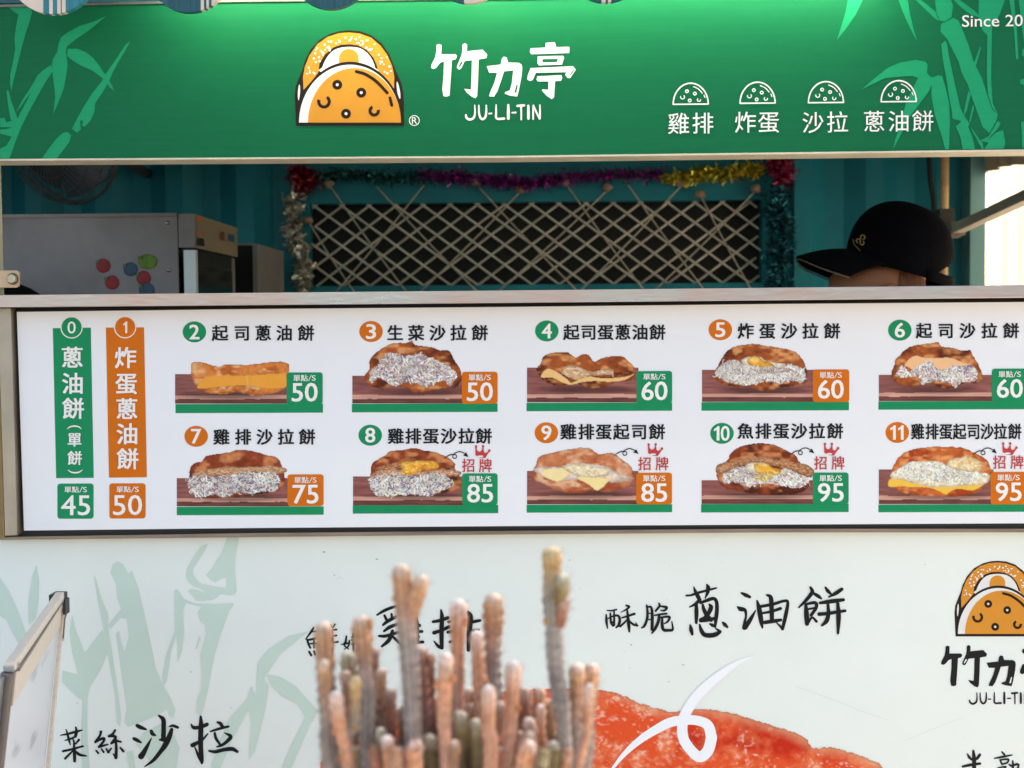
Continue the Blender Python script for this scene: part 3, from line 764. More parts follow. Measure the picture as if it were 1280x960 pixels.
# signature crowns, arrows and red characters
for lx, ly, cx, cy, zx, px_, zy in ((568.3, 569.8, 603.0, 564.3, 585.6, 606.8, 581.9), (781.0, 566.0, 818.8, 561.8, 806.0, 827.6, 579.6),
                           (1000.6, 565.2, 1039.1, 561.3, 1026.0, 1047.6, 578.8), (1228.8, 565.2, 1262.0, 560.6, 1249.6, 1271.4, 577.8)):
    sh = Sheet(YM - .0009)
    q = lambda pts: [(cx + (a - 688) / 16.0, cy + (b - 229) / 16.0) for a, b in pts]
    sh.poly(q([(545, 145), (572, 145), (580, 200), (600, 225), (625, 235), (650, 228), (675, 205), (690, 155), (712, 155), (715, 225), (730, 252), (748, 262), (785, 242), (812, 215), (838, 228), (800, 275), (745, 360), (640, 350), (550, 305)]))
    for a, b in ((562, 130), (700, 128), (826, 212)):
        x, y = q([(a, b)])[0]; sh.ellipse(x, y, 1.65, 1.65, 12)
    co = sh.build('crown_mark', RED, board)
    sh = Sheet(YM - .0012); x, y = q([(650, 325)])[0]; sh.ellipse(x, y, 3.7, 1.0, 14); sh.build('crown_gap', WHITE, co)
    sh = Sheet(YM - .0009)
    for ch, x in (('招', zx), ('牌', px_)): put_char(sh, ch, x, zy, 17.2, 18.0, .012)
    sh.build('signature_lettering', RED, board)
    sh = Sheet(YM - .0009)
    sh.stroke([(lx - 13.3, ly + 3.6, .6), (lx - 9, ly + 0.4, 1.2), (lx - 4.5, ly - 1.5, 1.3), (lx - .5, ly - 1.7, 1.2)])
    sh.ring(lx, ly + .8, 2.5, 1.1, 16)
    sh.stroke([(lx - 2, ly - 1.4, 1.1), (lx + 2, ly - 4.2, 1.2), (lx + 7, ly - 5.2, 1.3), (lx + 12.5, ly - 3, 1.0)])
    sh.poly([(lx + 10.8, ly - .3), (lx + 14.2, ly - 4.6), (lx + 17.4, ly + 1.6)])
    sh.build('curled_arrow', INK, board)

# the two upright banners on the left
for col, m, p, c0, chars, tg, price in (
    ('green', TGREEN, [(66.0, 410.2), (113.5, 409.6), (117.2, 597.3), (70.2, 597.6)], (89.5, 409.2), [('蔥', 90.2, 446.8, 28), ('油', 91.0, 479.3, 28), ('餅', 91.6, 510.6, 28), ('單', 93.2, 549.6, 18.6), ('餅', 93.5, 572.6, 18.6)], (71.7, 604.5, 117.0, 648.5), '45'),
    ('orange', TORANGE, [(132.3, 409.5), (180.0, 409.2), (183.6, 596.6), (136.2, 597.0)], (156.4, 409.0), [('炸', 157.0, 447.2, 28), ('蛋', 157.9, 479.4, 28), ('蔥', 158.5, 511.0, 28), ('油', 159.2, 542.4, 28), ('餅', 159.8, 573.6, 28)], (136.6, 604.2, 182.0, 648.2), '50')):
    sh = Sheet(YM - .0003); sh.poly(p)
    bo = sh.build('banner', m, board); part_label(bo, 'tall %s banner with white characters running down' % col)
    sh = Sheet(YM - .0006); sh.ellipse(c0[0], c0[1], 13.9, 13.9, 36); sh.build('badge_rim', INKW, bo)
    sh = Sheet(YM - .0008); sh.ellipse(c0[0], c0[1], 12.6, 12.6, 36); sh.build('badge_disc', m, bo)
    sh = Sheet(YM - .0010); d = '0' if col == 'green' else '1'
    if d == '0': fit_text(sh, d, c0[0] - 5.2, c0[1] - 7.4, c0[0] + 5.2, c0[1] + 7.6, .006)
    else: put_one(sh, c0[0] + 1.4, c0[1] - 7.2, c0[1] + 7.4, 2.5)
    sh.build('banner_number', INKW, bo)
    for ch, x, y, e in chars:
        put_char(sh, ch, x, y, e, e, .022); sh.build('banner_lettering', INKW, bo)
    if col == 'green':
        sh.stroke([(84.2, 536, .8), (88, 533.4, 1.6), (93, 532.6, 1.9), (98, 533.4, 1.6), (101.8, 536, .8)])
        sh.build('banner_bracket', INKW, bo)
        sh.stroke([(85.0, 587.5, .8), (89, 590.1, 1.6), (94, 590.9, 1.9), (99, 590.1, 1.6), (102.8, 587.5, .8)])
        sh.build('banner_bracket', INKW, bo)
    sh = Sheet(YM - .0003); sh.poly(roundrect(*tg, 3.6, slope=.003))
    tgo = sh.build('price_tag', m, board); part_label(tgo, '%s rounded price tag reading %s under the banner' % (col, price))
    sh = Sheet(YM - .0006)
    fit_text(sh, '單點', tg[0] + 8.8, tg[1] + 3.6, tg[0] + 26.8, tg[1] + 11.2, .01)
    fit_text(sh, 'S', tg[0] + 32.0, tg[1] + 4.2, tg[0] + 37.0, tg[1] + 10.8, .0); sh.stroke([(tg[0] + 27.8, tg[1] + 11.0, .8), (tg[0] + 31.4, tg[1] + 3.8, .8)])
    fit_text(sh, price, tg[0] + 4.6, tg[1] + 14.6, tg[0] + 41.0, tg[1] + 39.6, .008)
    sh.build('price_lettering', INKW, tgo)

# ================================================================= shared artwork
def logo(parent, T, Y, on_white=False):
    """arched bun emblem; T maps points read on the enlarged crop to the picture"""
    em_o = None
    def sheet(k): return Sheet(Y - k, 0.00003)
    def P(pts): return [T(a, b) for a, b in pts]
    sh = sheet(.0004)
    sh.poly(P([(72, 905), (60, 640), (68, 560), (98, 480), (128, 410), (150, 330), (200, 230), (280, 140), (380, 85), (470, 62), (545, 57), (640, 65), (740, 100), (830, 170), (900, 270), (940, 370), (968, 440), (1005, 520), (1022, 590), (1030, 700), (1032, 905)]))
    base = sh.build('emblem', BROWNK, parent); base['label'] = 'round-topped flatbread emblem in orange, white and dark brown'
    sh = sheet(.0006)
    sh.poly(P([(88, 600), (96, 550), (104, 540), (108, 600), (96, 680), (88, 650)]), 2)
    sh.poly(P([(968, 510), (985, 550), (998, 620), (995, 668), (975, 620), (966, 560)]), 2)
    sh.poly(P([(300, 430), (305, 385), (335, 315), (385, 250), (450, 215), (545, 203), (640, 215), (705, 258), (750, 320), (775, 390), (776, 430)]), 2)
    sh.build('emblem_white', CREAMW, base)
    sh = sheet(.0005)
    sh.poly(P([(138, 585), (133, 470), (150, 380), (190, 280), (260, 180), (350, 115), (450, 82), (545, 75), (640, 85), (740, 122), (820, 190), (880, 270), (925, 370), (945, 470), (942, 570), (860, 560), (805, 440), (790, 370), (760, 300), (700, 230), (620, 190), (545, 180), (470, 185), (400, 210), (330, 270), (280, 350), (270, 430), (200, 520)]))
    sh.build('emblem_bun', ORANGE, base)
    sh = sheet(.0007)
    sh.poly(P([(541 + 88 * cos(a), 305 + 84 * sin(a)) for a in np.linspace(pi, 2 * pi, 16)] + [(629, 345), (453, 345)]))
    sh.build('emblem_yolk', ORANGE, base)
    R_ = random.Random(3); sh = sheet(.0008)
    k = 0
    while k < 62:
        a = R_.uniform(pi * 1.02, pi * 1.98); r = R_.uniform(.74, .96)
        x, y = 540 + 405 * r * cos(a), 480 + 400 * r * sin(a)
        if y > 500: continue
        c = T(x, y); c2 = T(x + R_.uniform(6, 11), y); rr = abs(c2[0] - c[0]); sh.ellipse(c[0], c[1], rr, rr, 8); k += 1
    sh.build('emblem_sesame', INKW, base)
    # front dome
    def half(cx, by, rx, ry, n=40): return [(cx + rx * cos(a), by + ry * sin(a)) for a in np.linspace(pi, 2 * pi, n)]
    sh = sheet(.0010); sh.poly(P([(80, 903)] + half(552, 890, 472, 555) + [(1024, 903)])); fd = sh.build('emblem_front', BROWNK, base)
    sh = sheet(.0012); sh.poly(P([(98, 876)] + half(551, 876, 453, 514) + [(1004, 876)])); sh.build('emblem_front_white', CREAMW, base)
    sh = sheet(.0014); sh.poly(P([(178, 876)] + half(591, 876, 413, 484) + [(1004, 876)])); sh.build('emblem_front_orange', ORANGE, base)
    sh = sheet(.0016)
    S = abs(T(1, 0)[0] - T(0, 0)[0]); U = abs(T(0, 1)[1] - T(0, 0)[1])
    for a, b in ((438, 540), (651, 610), (516, 797)):
        c = T(a, b); sh.ring(c[0], c[1], 29 * S, 30 * S, 24, ry=29 * U)
    for a, b, r, a0, a1 in ((320, 690, 47, -1.0, 3.5), (766, 772, 37, -.25, 4.3)):
        c = T(a, b); sh.ring(c[0], c[1], r * S, 28 * S, 24, a0, a1, ry=r * U)
    sh.stroke([T(606, 422) + (27 * S,), T(690, 448) + (28 * S,), T(790, 515) + (28 * S,), T(882, 612) + (27 * S,)])
    sh.stroke([T(906, 655) + (25 * S,), T(922, 722) + (27 * S,)])
    sh.build('emblem_marks', BROWNK, base)
    sh = sheet(.0015)
    for a, b in ((438, 540), (651, 610), (516, 797)):
        c = T(a, b); sh.ellipse(c[0], c[1], 13 * S, 13 * U, 10)
    sh.build('emblem_seed', CREAMW, base)

def brand_letters(parent, T, Y, ink, under):
    """hand-drawn three-character name with its romanised line"""
    A = lambda pts: [T(530 + a / 8.35, 45 + b / 8.35) for a, b in pts]
    B = lambda pts: [T(630 + a / 8.35, 45 + b / 8.35) for a, b in pts]
    sh = Sheet(Y - .0006)
    sh.poly(A([(132, 95), (155, 84), (183, 95), (180, 190), (328, 190), (345, 213), (330, 243), (290, 254), (282, 400), (267, 622), (235, 633), (203, 628), (190, 560), (205, 400), (208, 265), (170, 280), (125, 335), (95, 345), (73, 330), (80, 295), (118, 220), (130, 150)]))
    sh.poly(A([(402, 93), (425, 74), (450, 92), (447, 160), (610, 143), (660, 195), (650, 230), (570, 245), (565, 450), (555, 625), (538, 650), (500, 635), (445, 590), (420, 550), (490, 560), (497, 400), (500, 252), (425, 262), (390, 335), (368, 353), (342, 332), (350, 300), (392, 200), (400, 150)]))
    sh.poly(B([(-180, 315), (-35, 298), (-22, 235), (-2, 216), (28, 225), (42, 277), (155, 280), (182, 297), (190, 330), (183, 420), (155, 570), (137, 633), (60, 622), (8, 602), (12, 585), (60, 568), (80, 500), (98, 358), (0, 370), (-28, 460), (-70, 580), (-105, 633), (-155, 630), (-148, 595), (-98, 480), (-72, 385), (-155, 383)]))
    sh.poly(B([(435, 72), (530, 65), (545, 117), (682, 113), (680, 178), (285, 190), (270, 168), (278, 128), (432, 121)]))
    sh.poly(B([(352, 212), (618, 207), (628, 225), (605, 298), (365, 307), (350, 285)]))
    sh.poly(B([(278, 335), (720, 315), (750, 352), (690, 440), (665, 438), (638, 405), (650, 378), (332, 384), (300, 460), (270, 472), (243, 452), (248, 410)]))
    sh.poly(B([(348, 420), (600, 408), (608, 440), (595, 467), (533, 472), (523, 640), (498, 660), (440, 620), (395, 568), (402, 557), (462, 560), (463, 475), (352, 475), (340, 455)]))
    o = sh.build('brand_lettering', ink, parent)
    sh = Sheet(Y - .0010)
    sh.poly(A([(372, 326), (364, 316), (385, 270), (402, 264), (400, 282)]))
    sh.poly(B([(108, 592), (130, 510), (143, 512), (128, 590)]))
    sh.poly(B([(400, 241), (566, 238), (550, 272), (402, 275)]))
    sh.poly(B([(684, 405), (728, 350), (734, 360), (692, 412)]))
    sh.build('lettering_gap', under, o)
    sh = Sheet(Y - .0006)
    W = abs(T(1, 0)[0] - T(0, 0)[0])
    def st(f, pts): sh.stroke([tuple(f([(a, b)])[0]) + (c_ / 8.35 * W,) for a, b, c_ in pts], 5)
    st(A, [(530, 722, 12), (532, 800, 18), (520, 850, 24), (480, 872, 26), (445, 855, 24), (437, 825, 20)])
    st(A, [(572, 725, 14), (574, 800, 20), (588, 850, 24), (612, 868, 24), (640, 845, 24), (650, 790, 22), (650, 722, 14)])
    st(A, [(678, 810, 16), (706, 808, 16)])
    st(A, [(753, 718, 12), (753, 790, 20), (758, 860, 22), (835, 862, 26)])
    st(B, [(45, 720, 22), (45, 790, 30), (45, 862, 28)])
    st(B, [(85, 800, 16), (122, 798, 18)])
    st(B, [(140, 730, 24), (208, 724, 26)]); st(B, [(178, 735, 20), (180, 800, 18), (180, 872, 16)])
    st(B, [(254, 728, 24), (255, 800, 28), (255, 862, 26)])
    st(B, [(304, 728, 14), (304, 800, 18), (304, 868, 16)]); st(B, [(306, 725, 18), (340, 800, 20), (372, 862, 22)]); st(B, [(374, 720, 14), (376, 790, 18), (374, 862, 20)])
    sh.build('romanised_lettering', ink, parent)

# ================================================================= green sign
sign = empty('shop_sign', at(640, 100, YS), 'long green shop sign with white brand characters, bun emblem and bamboo print above the hatch', 'sign')
slab('sign_face', [(-60, 11.0), (0, 9.0), (300, 2.6), (640, -1.0), (1345, -12), (1345, 186.2), (1280, 186.6), (640, 194.6), (0, 198.6), (-60, 199)], YS, 0.004, SIGN, sign)
slab('sign_box', [(-58, 13), (300, 5), (1343, -10), (1343, 185), (640, 193.5), (-58, 197.5)], YS + .0042, 0.05, TEALD, sign)
slab('bottom_trim', [(-60, 199.2), (0, 198.7), (640, 194.7), (1280, 186.7), (1345, 186.2), (1345, 188.4), (1280, 189.0), (640, 196.9), (0, 200.9), (-60, 201.4)], YS - .003, 0.058, CREAMT, sign)
slab('top_trim', [(-60, 7.4), (0, 5.8), (300, -.4), (640, -4.0), (1345, -15), (1345, -12.4), (640, -1.3), (300, 2.3), (0, 8.7), (-60, 10.6)], YS - .003, 0.05, DGALV, sign)
sh = Sheet(YS - .0003, .00002)
s7 = lambda pts, oy=0: [(a / 7.53, b / 7.53 + oy) for a, b in pts]
for p in ([(8, 7), (38, 7), (40, 16), (37, 27), (32, 42), (27, 60), (22, 80), (17, 100), (14, 114), (12.5, 104), (13, 92), (16, 78), (19, 62), (18, 48), (20, 34), (23, 18), (18, 15)],
          [(132.8, 20), (117, 27), (99, 32.5), (84, 41), (76, 47), (73, 56), (71.5, 65), (66, 74), (65, 82), (66, 95), (68, 110), (69, 122), (66.4, 143), (73, 128), (79.5, 111), (82.5, 96), (84.5, 82), (84, 76), (83, 69), (82, 66), (84, 58), (95, 49), (112, 37.5)],
          [(85, 61), (96, 60.8), (107, 65), (116, 72), (124, 82), (129, 90), (134, 95), (143, 114), (137, 109), (130, 99), (115, 88), (101, 82), (91, 76), (83.5, 69.5)],
          [(64, 81), (55, 87), (47, 94), (40, 107), (28, 125), (20, 140.5), (27, 132), (38.5, 115.5), (33, 127), (25, 142), (21, 150), (16, 165), (12, 178), (5, 198), (12, 198), (19, 178), (27, 158), (36, 140), (47, 120), (56, 104), (66, 89)],
          [(163, 51), (160, 57), (150, 74), (141, 90), (137, 100), (128, 116), (119, 129), (118, 140), (113, 151), (106, 158.5), (102, 157), (104, 151), (100, 150.5), (101, 162), (96, 166), (90, 161), (97, 147), (106, 131), (115, 117), (127, 102), (131, 94), (145, 74), (157, 56)],
          [(84, 165), (89, 169), (87, 177), (78, 189), (71, 198.2), (52, 198.4), (60, 187), (70, 174), (79, 166)],
          [(8, 113), (11, 113.5), (14, 126), (19, 140), (23, 151), (18, 158), (13, 148), (10, 130)],
          [(0, 148), (5, 147), (8, 153), (14, 151), (20, 155), (20, 166), (15, 171), (0, 167), (0, 162), (10, 161), (14, 159), (0, 159)],
          [(0, 186), (8, 182), (14, 172), (18, 174), (13, 190), (9, 198.3), (0, 198.5)]):
    sh.poly(p); sh.build('bamboo_leaf', SIGNB, sign)
s5 = lambda pts: Z(1030, 0, 5.052, pts)
for p in ([(155, -20), (255, -20), (200, 95), (140, 180), (80, 255), (105, 180), (135, 80)],
          [(462, -20), (526, -20), (545, 100), (570, 200), (588, 260), (540, 170), (500, 80)],
          [(560, -20), (590, -20), (705, 75), (715, 110), (735, 130), (710, 125), (640, 60)],
          [(698, -20), (798, -20), (815, 40), (805, 108), (765, 135), (735, 130), (712, 90)],
          [(740, 150), (770, 138), (815, 112), (850, 130), (880, 200), (915, 290), (945, 390), (1000, 500), (1030, 600), (1062, 690), (1098, 720), (1085, 770), (1045, 840), (1000, 800), (980, 740), (950, 660), (910, 540), (870, 460), (850, 390), (820, 330), (780, 250), (735, 200)],
          [(978, -20), (1150, -20), (1110, 90), (1062, 170), (1060, 220), (1058, 350), (1055, 500), (1065, 650), (1095, 715), (1062, 680), (1035, 600), (1028, 450), (1030, 300), (1032, 225), (1000, 190), (975, 100)],
          [(800, -20), (830, -20), (960, 75), (985, 110), (930, 95), (870, 50)],
          [(1168, -20), (1198, -20), (1215, 150), (1228, 370), (1213, 375), (1200, 200)],
          [(1228, -20), (1300, -20), (1300, 320), (1262, 260), (1250, 180)],
          [(1300, 300), (1255, 310), (1248, 350), (1300, 380)], [(1300, 480), (1240, 505), (1240, 530), (1300, 545)],
          [(238, 565), (300, 510), (400, 430), (480, 395), (580, 378), (640, 390), (655, 410), (650, 460), (668, 482), (690, 490), (690, 510), (660, 580), (600, 660), (540, 740), (480, 860), (435, 945), (450, 880), (480, 800), (497, 730), (520, 640), (560, 560), (595, 492), (560, 480), (470, 485), (380, 495)],
          [(690, 487), (720, 475), (745, 480), (770, 560), (790, 650), (795, 760), (790, 942), (765, 942), (740, 850), (700, 730), (678, 600), (680, 520)],
          [(740, 280), (765, 257), (778, 280), (790, 360), (820, 500), (860, 680), (890, 740), (920, 780), (910, 800), (935, 860), (955, 942), (875, 942), (860, 860), (832, 800), (868, 765), (812, 750), (806, 690), (796, 650), (770, 480), (750, 380)],
          [(912, 572), (928, 590), (900, 700), (880, 735), (892, 660)],
          [(940, 660), (948, 680), (925, 770), (915, 770)], [(925, 805), (940, 820), (985, 885), (1000, 900), (1010, 942), (998, 942), (970, 890)],
          [(1030, 890), (1080, 840), (1130, 820), (1145, 900), (1135, 940), (1010, 941), (1040, 900), (985, 890), (1000, 880), (1040, 860), (1095, 765), (1115, 775), (1100, 810), (1060, 850)],
          [(985, 295), (992, 300), (970, 380), (955, 425), (946, 400)],
          [(1245, 770), (1300, 755), (1300, 935), (1252, 935)]):
    sh.poly(s5(p)); sh.build('bamboo_leaf', SIGNB, sign)
T1 = lambda a, b: (360 + a / 7.11, 30 + b / 7.11)
logo(sign, T1, YS)
brand_letters(sign, lambda x, y: (x, y), YS, INKW, SIGN)
sh = Sheet(YS - .0012)
sh.ring(517.9, 150.7, 6.2, 1.0, 24)
fit_text(sh, 'R', 514.9, 146.6, 521.4, 154.8, .0)
sh.build('registered_mark', INKW, sign)
fit_text(sh, 'Since 20', 1202.5, 18.6, 1278.5, 33.2, .006)
sh.build('since_lettering', INKW, sign)
for word in ((('雞', 848.3, 154.4), ('排', 878.6, 154.0)), (('炸', 931.8, 152.9), ('蛋', 960.8, 152.6)), (('沙', 1016.2, 153.2), ('拉', 1046.8, 152.6)), (('蔥', 1092.6, 151.8), ('油', 1123.6, 151.6), ('餅', 1153.6, 151.3))):
    for ch, x, y in word: put_char(sh, ch, x, y, 28.2, 28.4, .003)
    sh.build('food_lettering', INKW, sign)
for cx, by in ((863.4, 130.2), (947.0, 128.9), (1032.4, 128.2), (1123.4, 127.0)):
    sh = Sheet(YS - .0012, .00003)
    ry = 26.2
    pts = [(cx + 21.9 * cos(a), by + ry * sin(a), 1.7) for a in np.linspace(pi, 2 * pi, 22)]
    sh.stroke([(p[0], p[1] - .006 * (p[0] - cx), p[2]) for p in pts], 2)
    sh.stroke([(cx - 21.9, by + .2, 1.7), (cx, by, 1.7), (cx + 21.9, by - .2, 1.7)], 2)
    for dx, dy in ((-4.7, -16.2), (5.2, -13.2), (-1.2, -4.6)): sh.ring(cx + dx, by + dy, 1.75, 1.3, 14)
    sh.ring(cx - 10.2, by - 9.0, 2.5, 1.2, 14, -.9, 3.6); sh.ring(cx + 10.3, by - 5.5, 2.0, 1.2, 14, -.4, 4.1)
    sh.stroke([(cx + 3.4, by - 22, 1.2), (cx + 9.5, by - 19, 1.2), (cx + 14.4, by - 13.8, 1.2)], 4)
    sh.stroke([(cx + 16.6, by - 11.4, 1.1), (cx + 17.9, by - 8.3, 1.1)], 2)
    sh.build('bun_icon', INKW, sign)

# ================================================================= lower panel
low = empty('lower_panel', at(640, 900, YL), 'pale mint front panel below the menu with brush lettering, bamboo print and red food photo', 'front panel')
zb = 0.0
p0, p1 = at(-60, 672, YL), at(1345, 664, YL)
mesh_pts = []
bm = bmesh.new()
v = [bm.verts.new(c) for c in ((p0.x - .3, YL, zb), (p1.x + .25, YL, zb), (p1.x + .25, YL, p1.z + .004), (p0.x - .3, YL, p0.z + .004))]
bm.faces.new(v)
r = bmesh.ops.extrude_face_region(bm, geom=list(bm.faces)); bmesh.ops.translate(bm, verts=[g for g in r['geom'] if isinstance(g, bmesh.types.BMVert)], vec=(0, .02, 0))
bm_obj('panel_sheet', bm, PANEL, low)
sh = Sheet(YL - .0003, .00003)
z3 = lambda pts, ox=0: Z(ox, 640, 3.0, pts)
za = lambda pts: Z(100, 700, 3.69, pts)
zc = lambda pts: Z(200, 660, 9.6, pts)
for p in (za([(150, 20), (175, 5), (200, 20), (222, 62), (240, 50), (270, 130), (300, 260), (330, 400), (350, 500), (380, 570), (420, 640), (440, 690), (430, 730), (410, 720), (400, 688), (370, 710), (290, 745), (220, 770), (205, 750), (215, 690), (200, 580), (185, 480), (165, 340), (180, 325), (190, 380), (205, 420), (216, 390), (225, 350), (215, 270), (185, 268), (140, 320), (128, 300), (190, 225), (172, 180), (165, 110), (140, 60)]),
          za([(62, 65), (75, 90), (100, 180), (130, 250), (130, 310), (150, 440), (175, 600), (190, 720), (185, 772), (170, 750), (160, 620), (130, 450), (105, 300), (80, 180)]),
          [(90, 768), (95, 787), (106, 816), (118, 800), (128, 787), (136, 812), (126, 837), (112, 860), (109, 874), (109, 900), (110, 930), (112, 965), (103, 965), (101, 920), (103, 875), (98, 873), (78, 853), (78, 838), (97, 843), (90, 815), (87, 790)],
          [(-8, 715), (0, 722), (10, 737), (22, 762), (32, 790), (38, 806), (28, 812), (18, 795), (8, 775), (-8, 765)],
          [(45.7, 706), (49, 727), (48, 753), (45, 773), (36, 782), (35.5, 753), (40, 720)],
          zc([(805, 118), (947, 118), (930, 220), (905, 340), (900, 520), (915, 700), (920, 760), (890, 800), (840, 812), (780, 800), (720, 797), (690, 835), (640, 860), (560, 872), (500, 878), (430, 872), (400, 830), (345, 770), (335, 745), (380, 730), (450, 745), (548, 778), (500, 735), (400, 700), (330, 640), (310, 570), (325, 480), (380, 380), (450, 270), (510, 205), (578, 190), (540, 270), (470, 380), (400, 480), (395, 540), (430, 610), (480, 660), (600, 690), (720, 715), (790, 720), (795, 600), (740, 610), (660, 655), (600, 620), (550, 560), (620, 490), (680, 380), (730, 320), (760, 240)]),
          za([(435, 140), (450, 135), (480, 180), (530, 200), (620, 203), (710, 200), (705, 215), (690, 230), (650, 340), (620, 440), (590, 600), (560, 720), (535, 700), (540, 640), (560, 600), (560, 520), (555, 440), (580, 340), (575, 300), (555, 285), (540, 240), (560, 218), (490, 198), (475, 230), (480, 330), (470, 420), (450, 475), (450, 400), (443, 350), (420, 420), (400, 560), (386, 580), (380, 540), (400, 430), (437, 330)]),
          za([(550, 350), (556, 355), (540, 410), (532, 412)]),
          [(170, 930), (180, 915), (205, 903), (216, 915), (224, 935), (218, 975), (188, 975), (186, 950)],
          [(158, 940), (166, 938), (172, 975), (164, 975)],
          [(386, 789), (360, 796), (335, 812), (322, 828), (321, 846), (320, 870), (314, 857), (309, 873), (300, 884), (287, 898), (276, 922), (262, 965), (273, 965), (290, 925), (311, 887), (314, 905), (311, 950), (318, 940), (325, 915), (333, 880), (336, 858), (330, 848), (337, 838), (350, 818), (370, 802)],
          [(333, 843), (350, 846), (370, 858), (385, 875), (398, 888), (388, 905), (375, 935), (362, 965), (350, 965), (365, 930), (382, 897), (372, 880), (352, 870), (338, 856)]):
    sh.poly(p); sh.build('bamboo_leaf', BAMBP, low)
RD = random.Random(12); sd_ = Sheet(YL - .00025, .0)
for x, y, r in [(405, 690, 1.3), (471, 699, 1.2), (418, 719, 1.0), (789, 806, 1.1), (854, 831, 1.0), (239, 840, .9), (836, 852, .9), (371, 861, 1.1), (700, 690, 1.2), (712, 700, .8)] + [(RD.uniform(60, 1270), RD.uniform(690, 950), RD.uniform(.3, .7)) for _ in range(45)]:
    sd_.ellipse(x, y, r * RD.uniform(.8, 1.6), r * .7, 8)
dsp = sd_.build('dirt_specks', mat('dirt_film', (168, 172, 162), .8), low); dsp['kind'] = 'stuff'
sd_ = Sheet(YL - .0003, .0)
for pts in ([(994, 858, .5), (1040, 874, .6), (1080, 890, .5), (1110, 900, .3)], [(1130, 926, .3), (1170, 910, .5), (1205, 896, .3)], [(420, 725, .3), (424, 722, .8), (430, 724, .3)]):
    sd_.stroke(pts)
    sd_.build('scuff', mat('scuff_film', (216, 222, 214), .8), low)
# big printed food photo
cv = Canvas(388, 852, 1130, 1120, 1.15)
Tp = [(398, 965), (408, 940), (430, 915), (500, 885), (600, 866), (700, 860), (747, 862), (762, 864), (781, 870), (800, 879), (825, 886), (841, 889), (869, 886), (894, 887), (919, 892), (950, 902), (987, 913), (1006, 922), (1016, 934), (1037, 934), (1062, 940), (1084, 948), (1104, 960), (1122, 1000), (1110, 1060), (1000, 1105), (800, 1115), (600, 1110), (450, 1080), (395, 1020)]
m = cv.mask(Tp, 4, 2.5, 5)
X, Yc = cv.X, cv.Y
n1 = fbm(X * .8, Yc * 1.1, 60, 21, 4); n2 = fbm(X, Yc, 17, 33, 3); n3 = fbm(X, Yc, 5.5, 41, 3)
deep, basec, hot, peach = L3((204, 40, 16)), L3((236, 84, 40)), L3((246, 132, 80)), L3((248, 196, 170))
c = deep + (basec - deep) * np.clip((n1 - .30) * 4.5 + (n3 - .5) * .6, 0, 1)[..., None]
c = c + (hot - c) * np.clip((n2 - .48) * 2.6, 0, 1)[..., None] * .7
c = c + (peach - c) * (np.clip((n3 - .48) * 3.5, 0, 1) * np.clip((n2 - .46) * 4.5, 0, 1) * np.clip((n1 - .4) * 5, 0, 1))[..., None] * .9
e = blur(m.astype(float), 13)
rim = np.clip((0.86 - e) * 2.6, 0, 1) * np.clip((X - 730) / 60, 0.25, 1)
c = c + (L3((228, 156, 118)) - c) * (rim * (.55 + .5 * n3))[..., None]
sp = np.clip((fbm(X, Yc, 3.6, 77, 2) - .64) * 6, 0, 1) * np.clip((fbm(X, Yc, 30, 78, 2) - .45) * 5, 0, 1)
c = c + (L3((250, 214, 190)) - c) * (sp * .55)[..., None]
gs = np.clip(np.gradient(fbm(X, Yc, 11, 91, 3), axis=0) * 9 - .25, 0, 1) * np.clip((n1 - .35) * 4, 0, 1)
c = c + (L3((255, 226, 206)) - c) * (gs * .7)[..., None]
c = c * (1 - .35 * np.clip(-np.gradient(fbm(X, Yc, 15, 95, 3), axis=0) * 8 - .3, 0, 1))[..., None]
e2 = blur(m.astype(float), 2); c = c * (.72 + .28 * np.clip((e2 - .5) * 2.2, 0, 1))[..., None]
cv.fill(m, c)
fo = cv.build('food_photo', YL - .0008, low); fo['label'] = 'large printed photo of a glossy red-orange fried cutlet'
sh = Sheet(YL - .0012, .00003)
sh.stroke([(946, 819, .6), (925, 827, 5), (905, 840, 9.5), (880, 861, 12.5), (864, 880, 13), (854, 900, 13), (854, 922, 13), (864, 938, 13), (875, 946, 13.5), (885, 938, 14), (889.5, 922, 14)], 8)
sh.k += 4
sh.stroke([(889.5, 922, 14), (885, 907, 13), (873, 901, 12), (857, 900, 12), (838, 903, 12), (820, 912, 11), (800, 925, 9), (780, 943, 6), (764, 963, 3)], 8)
sh.build('white_ribbon', mat('pure_white_ink', (252, 252, 255), .45, spec=.2, nscale=20, namt=.01), low)
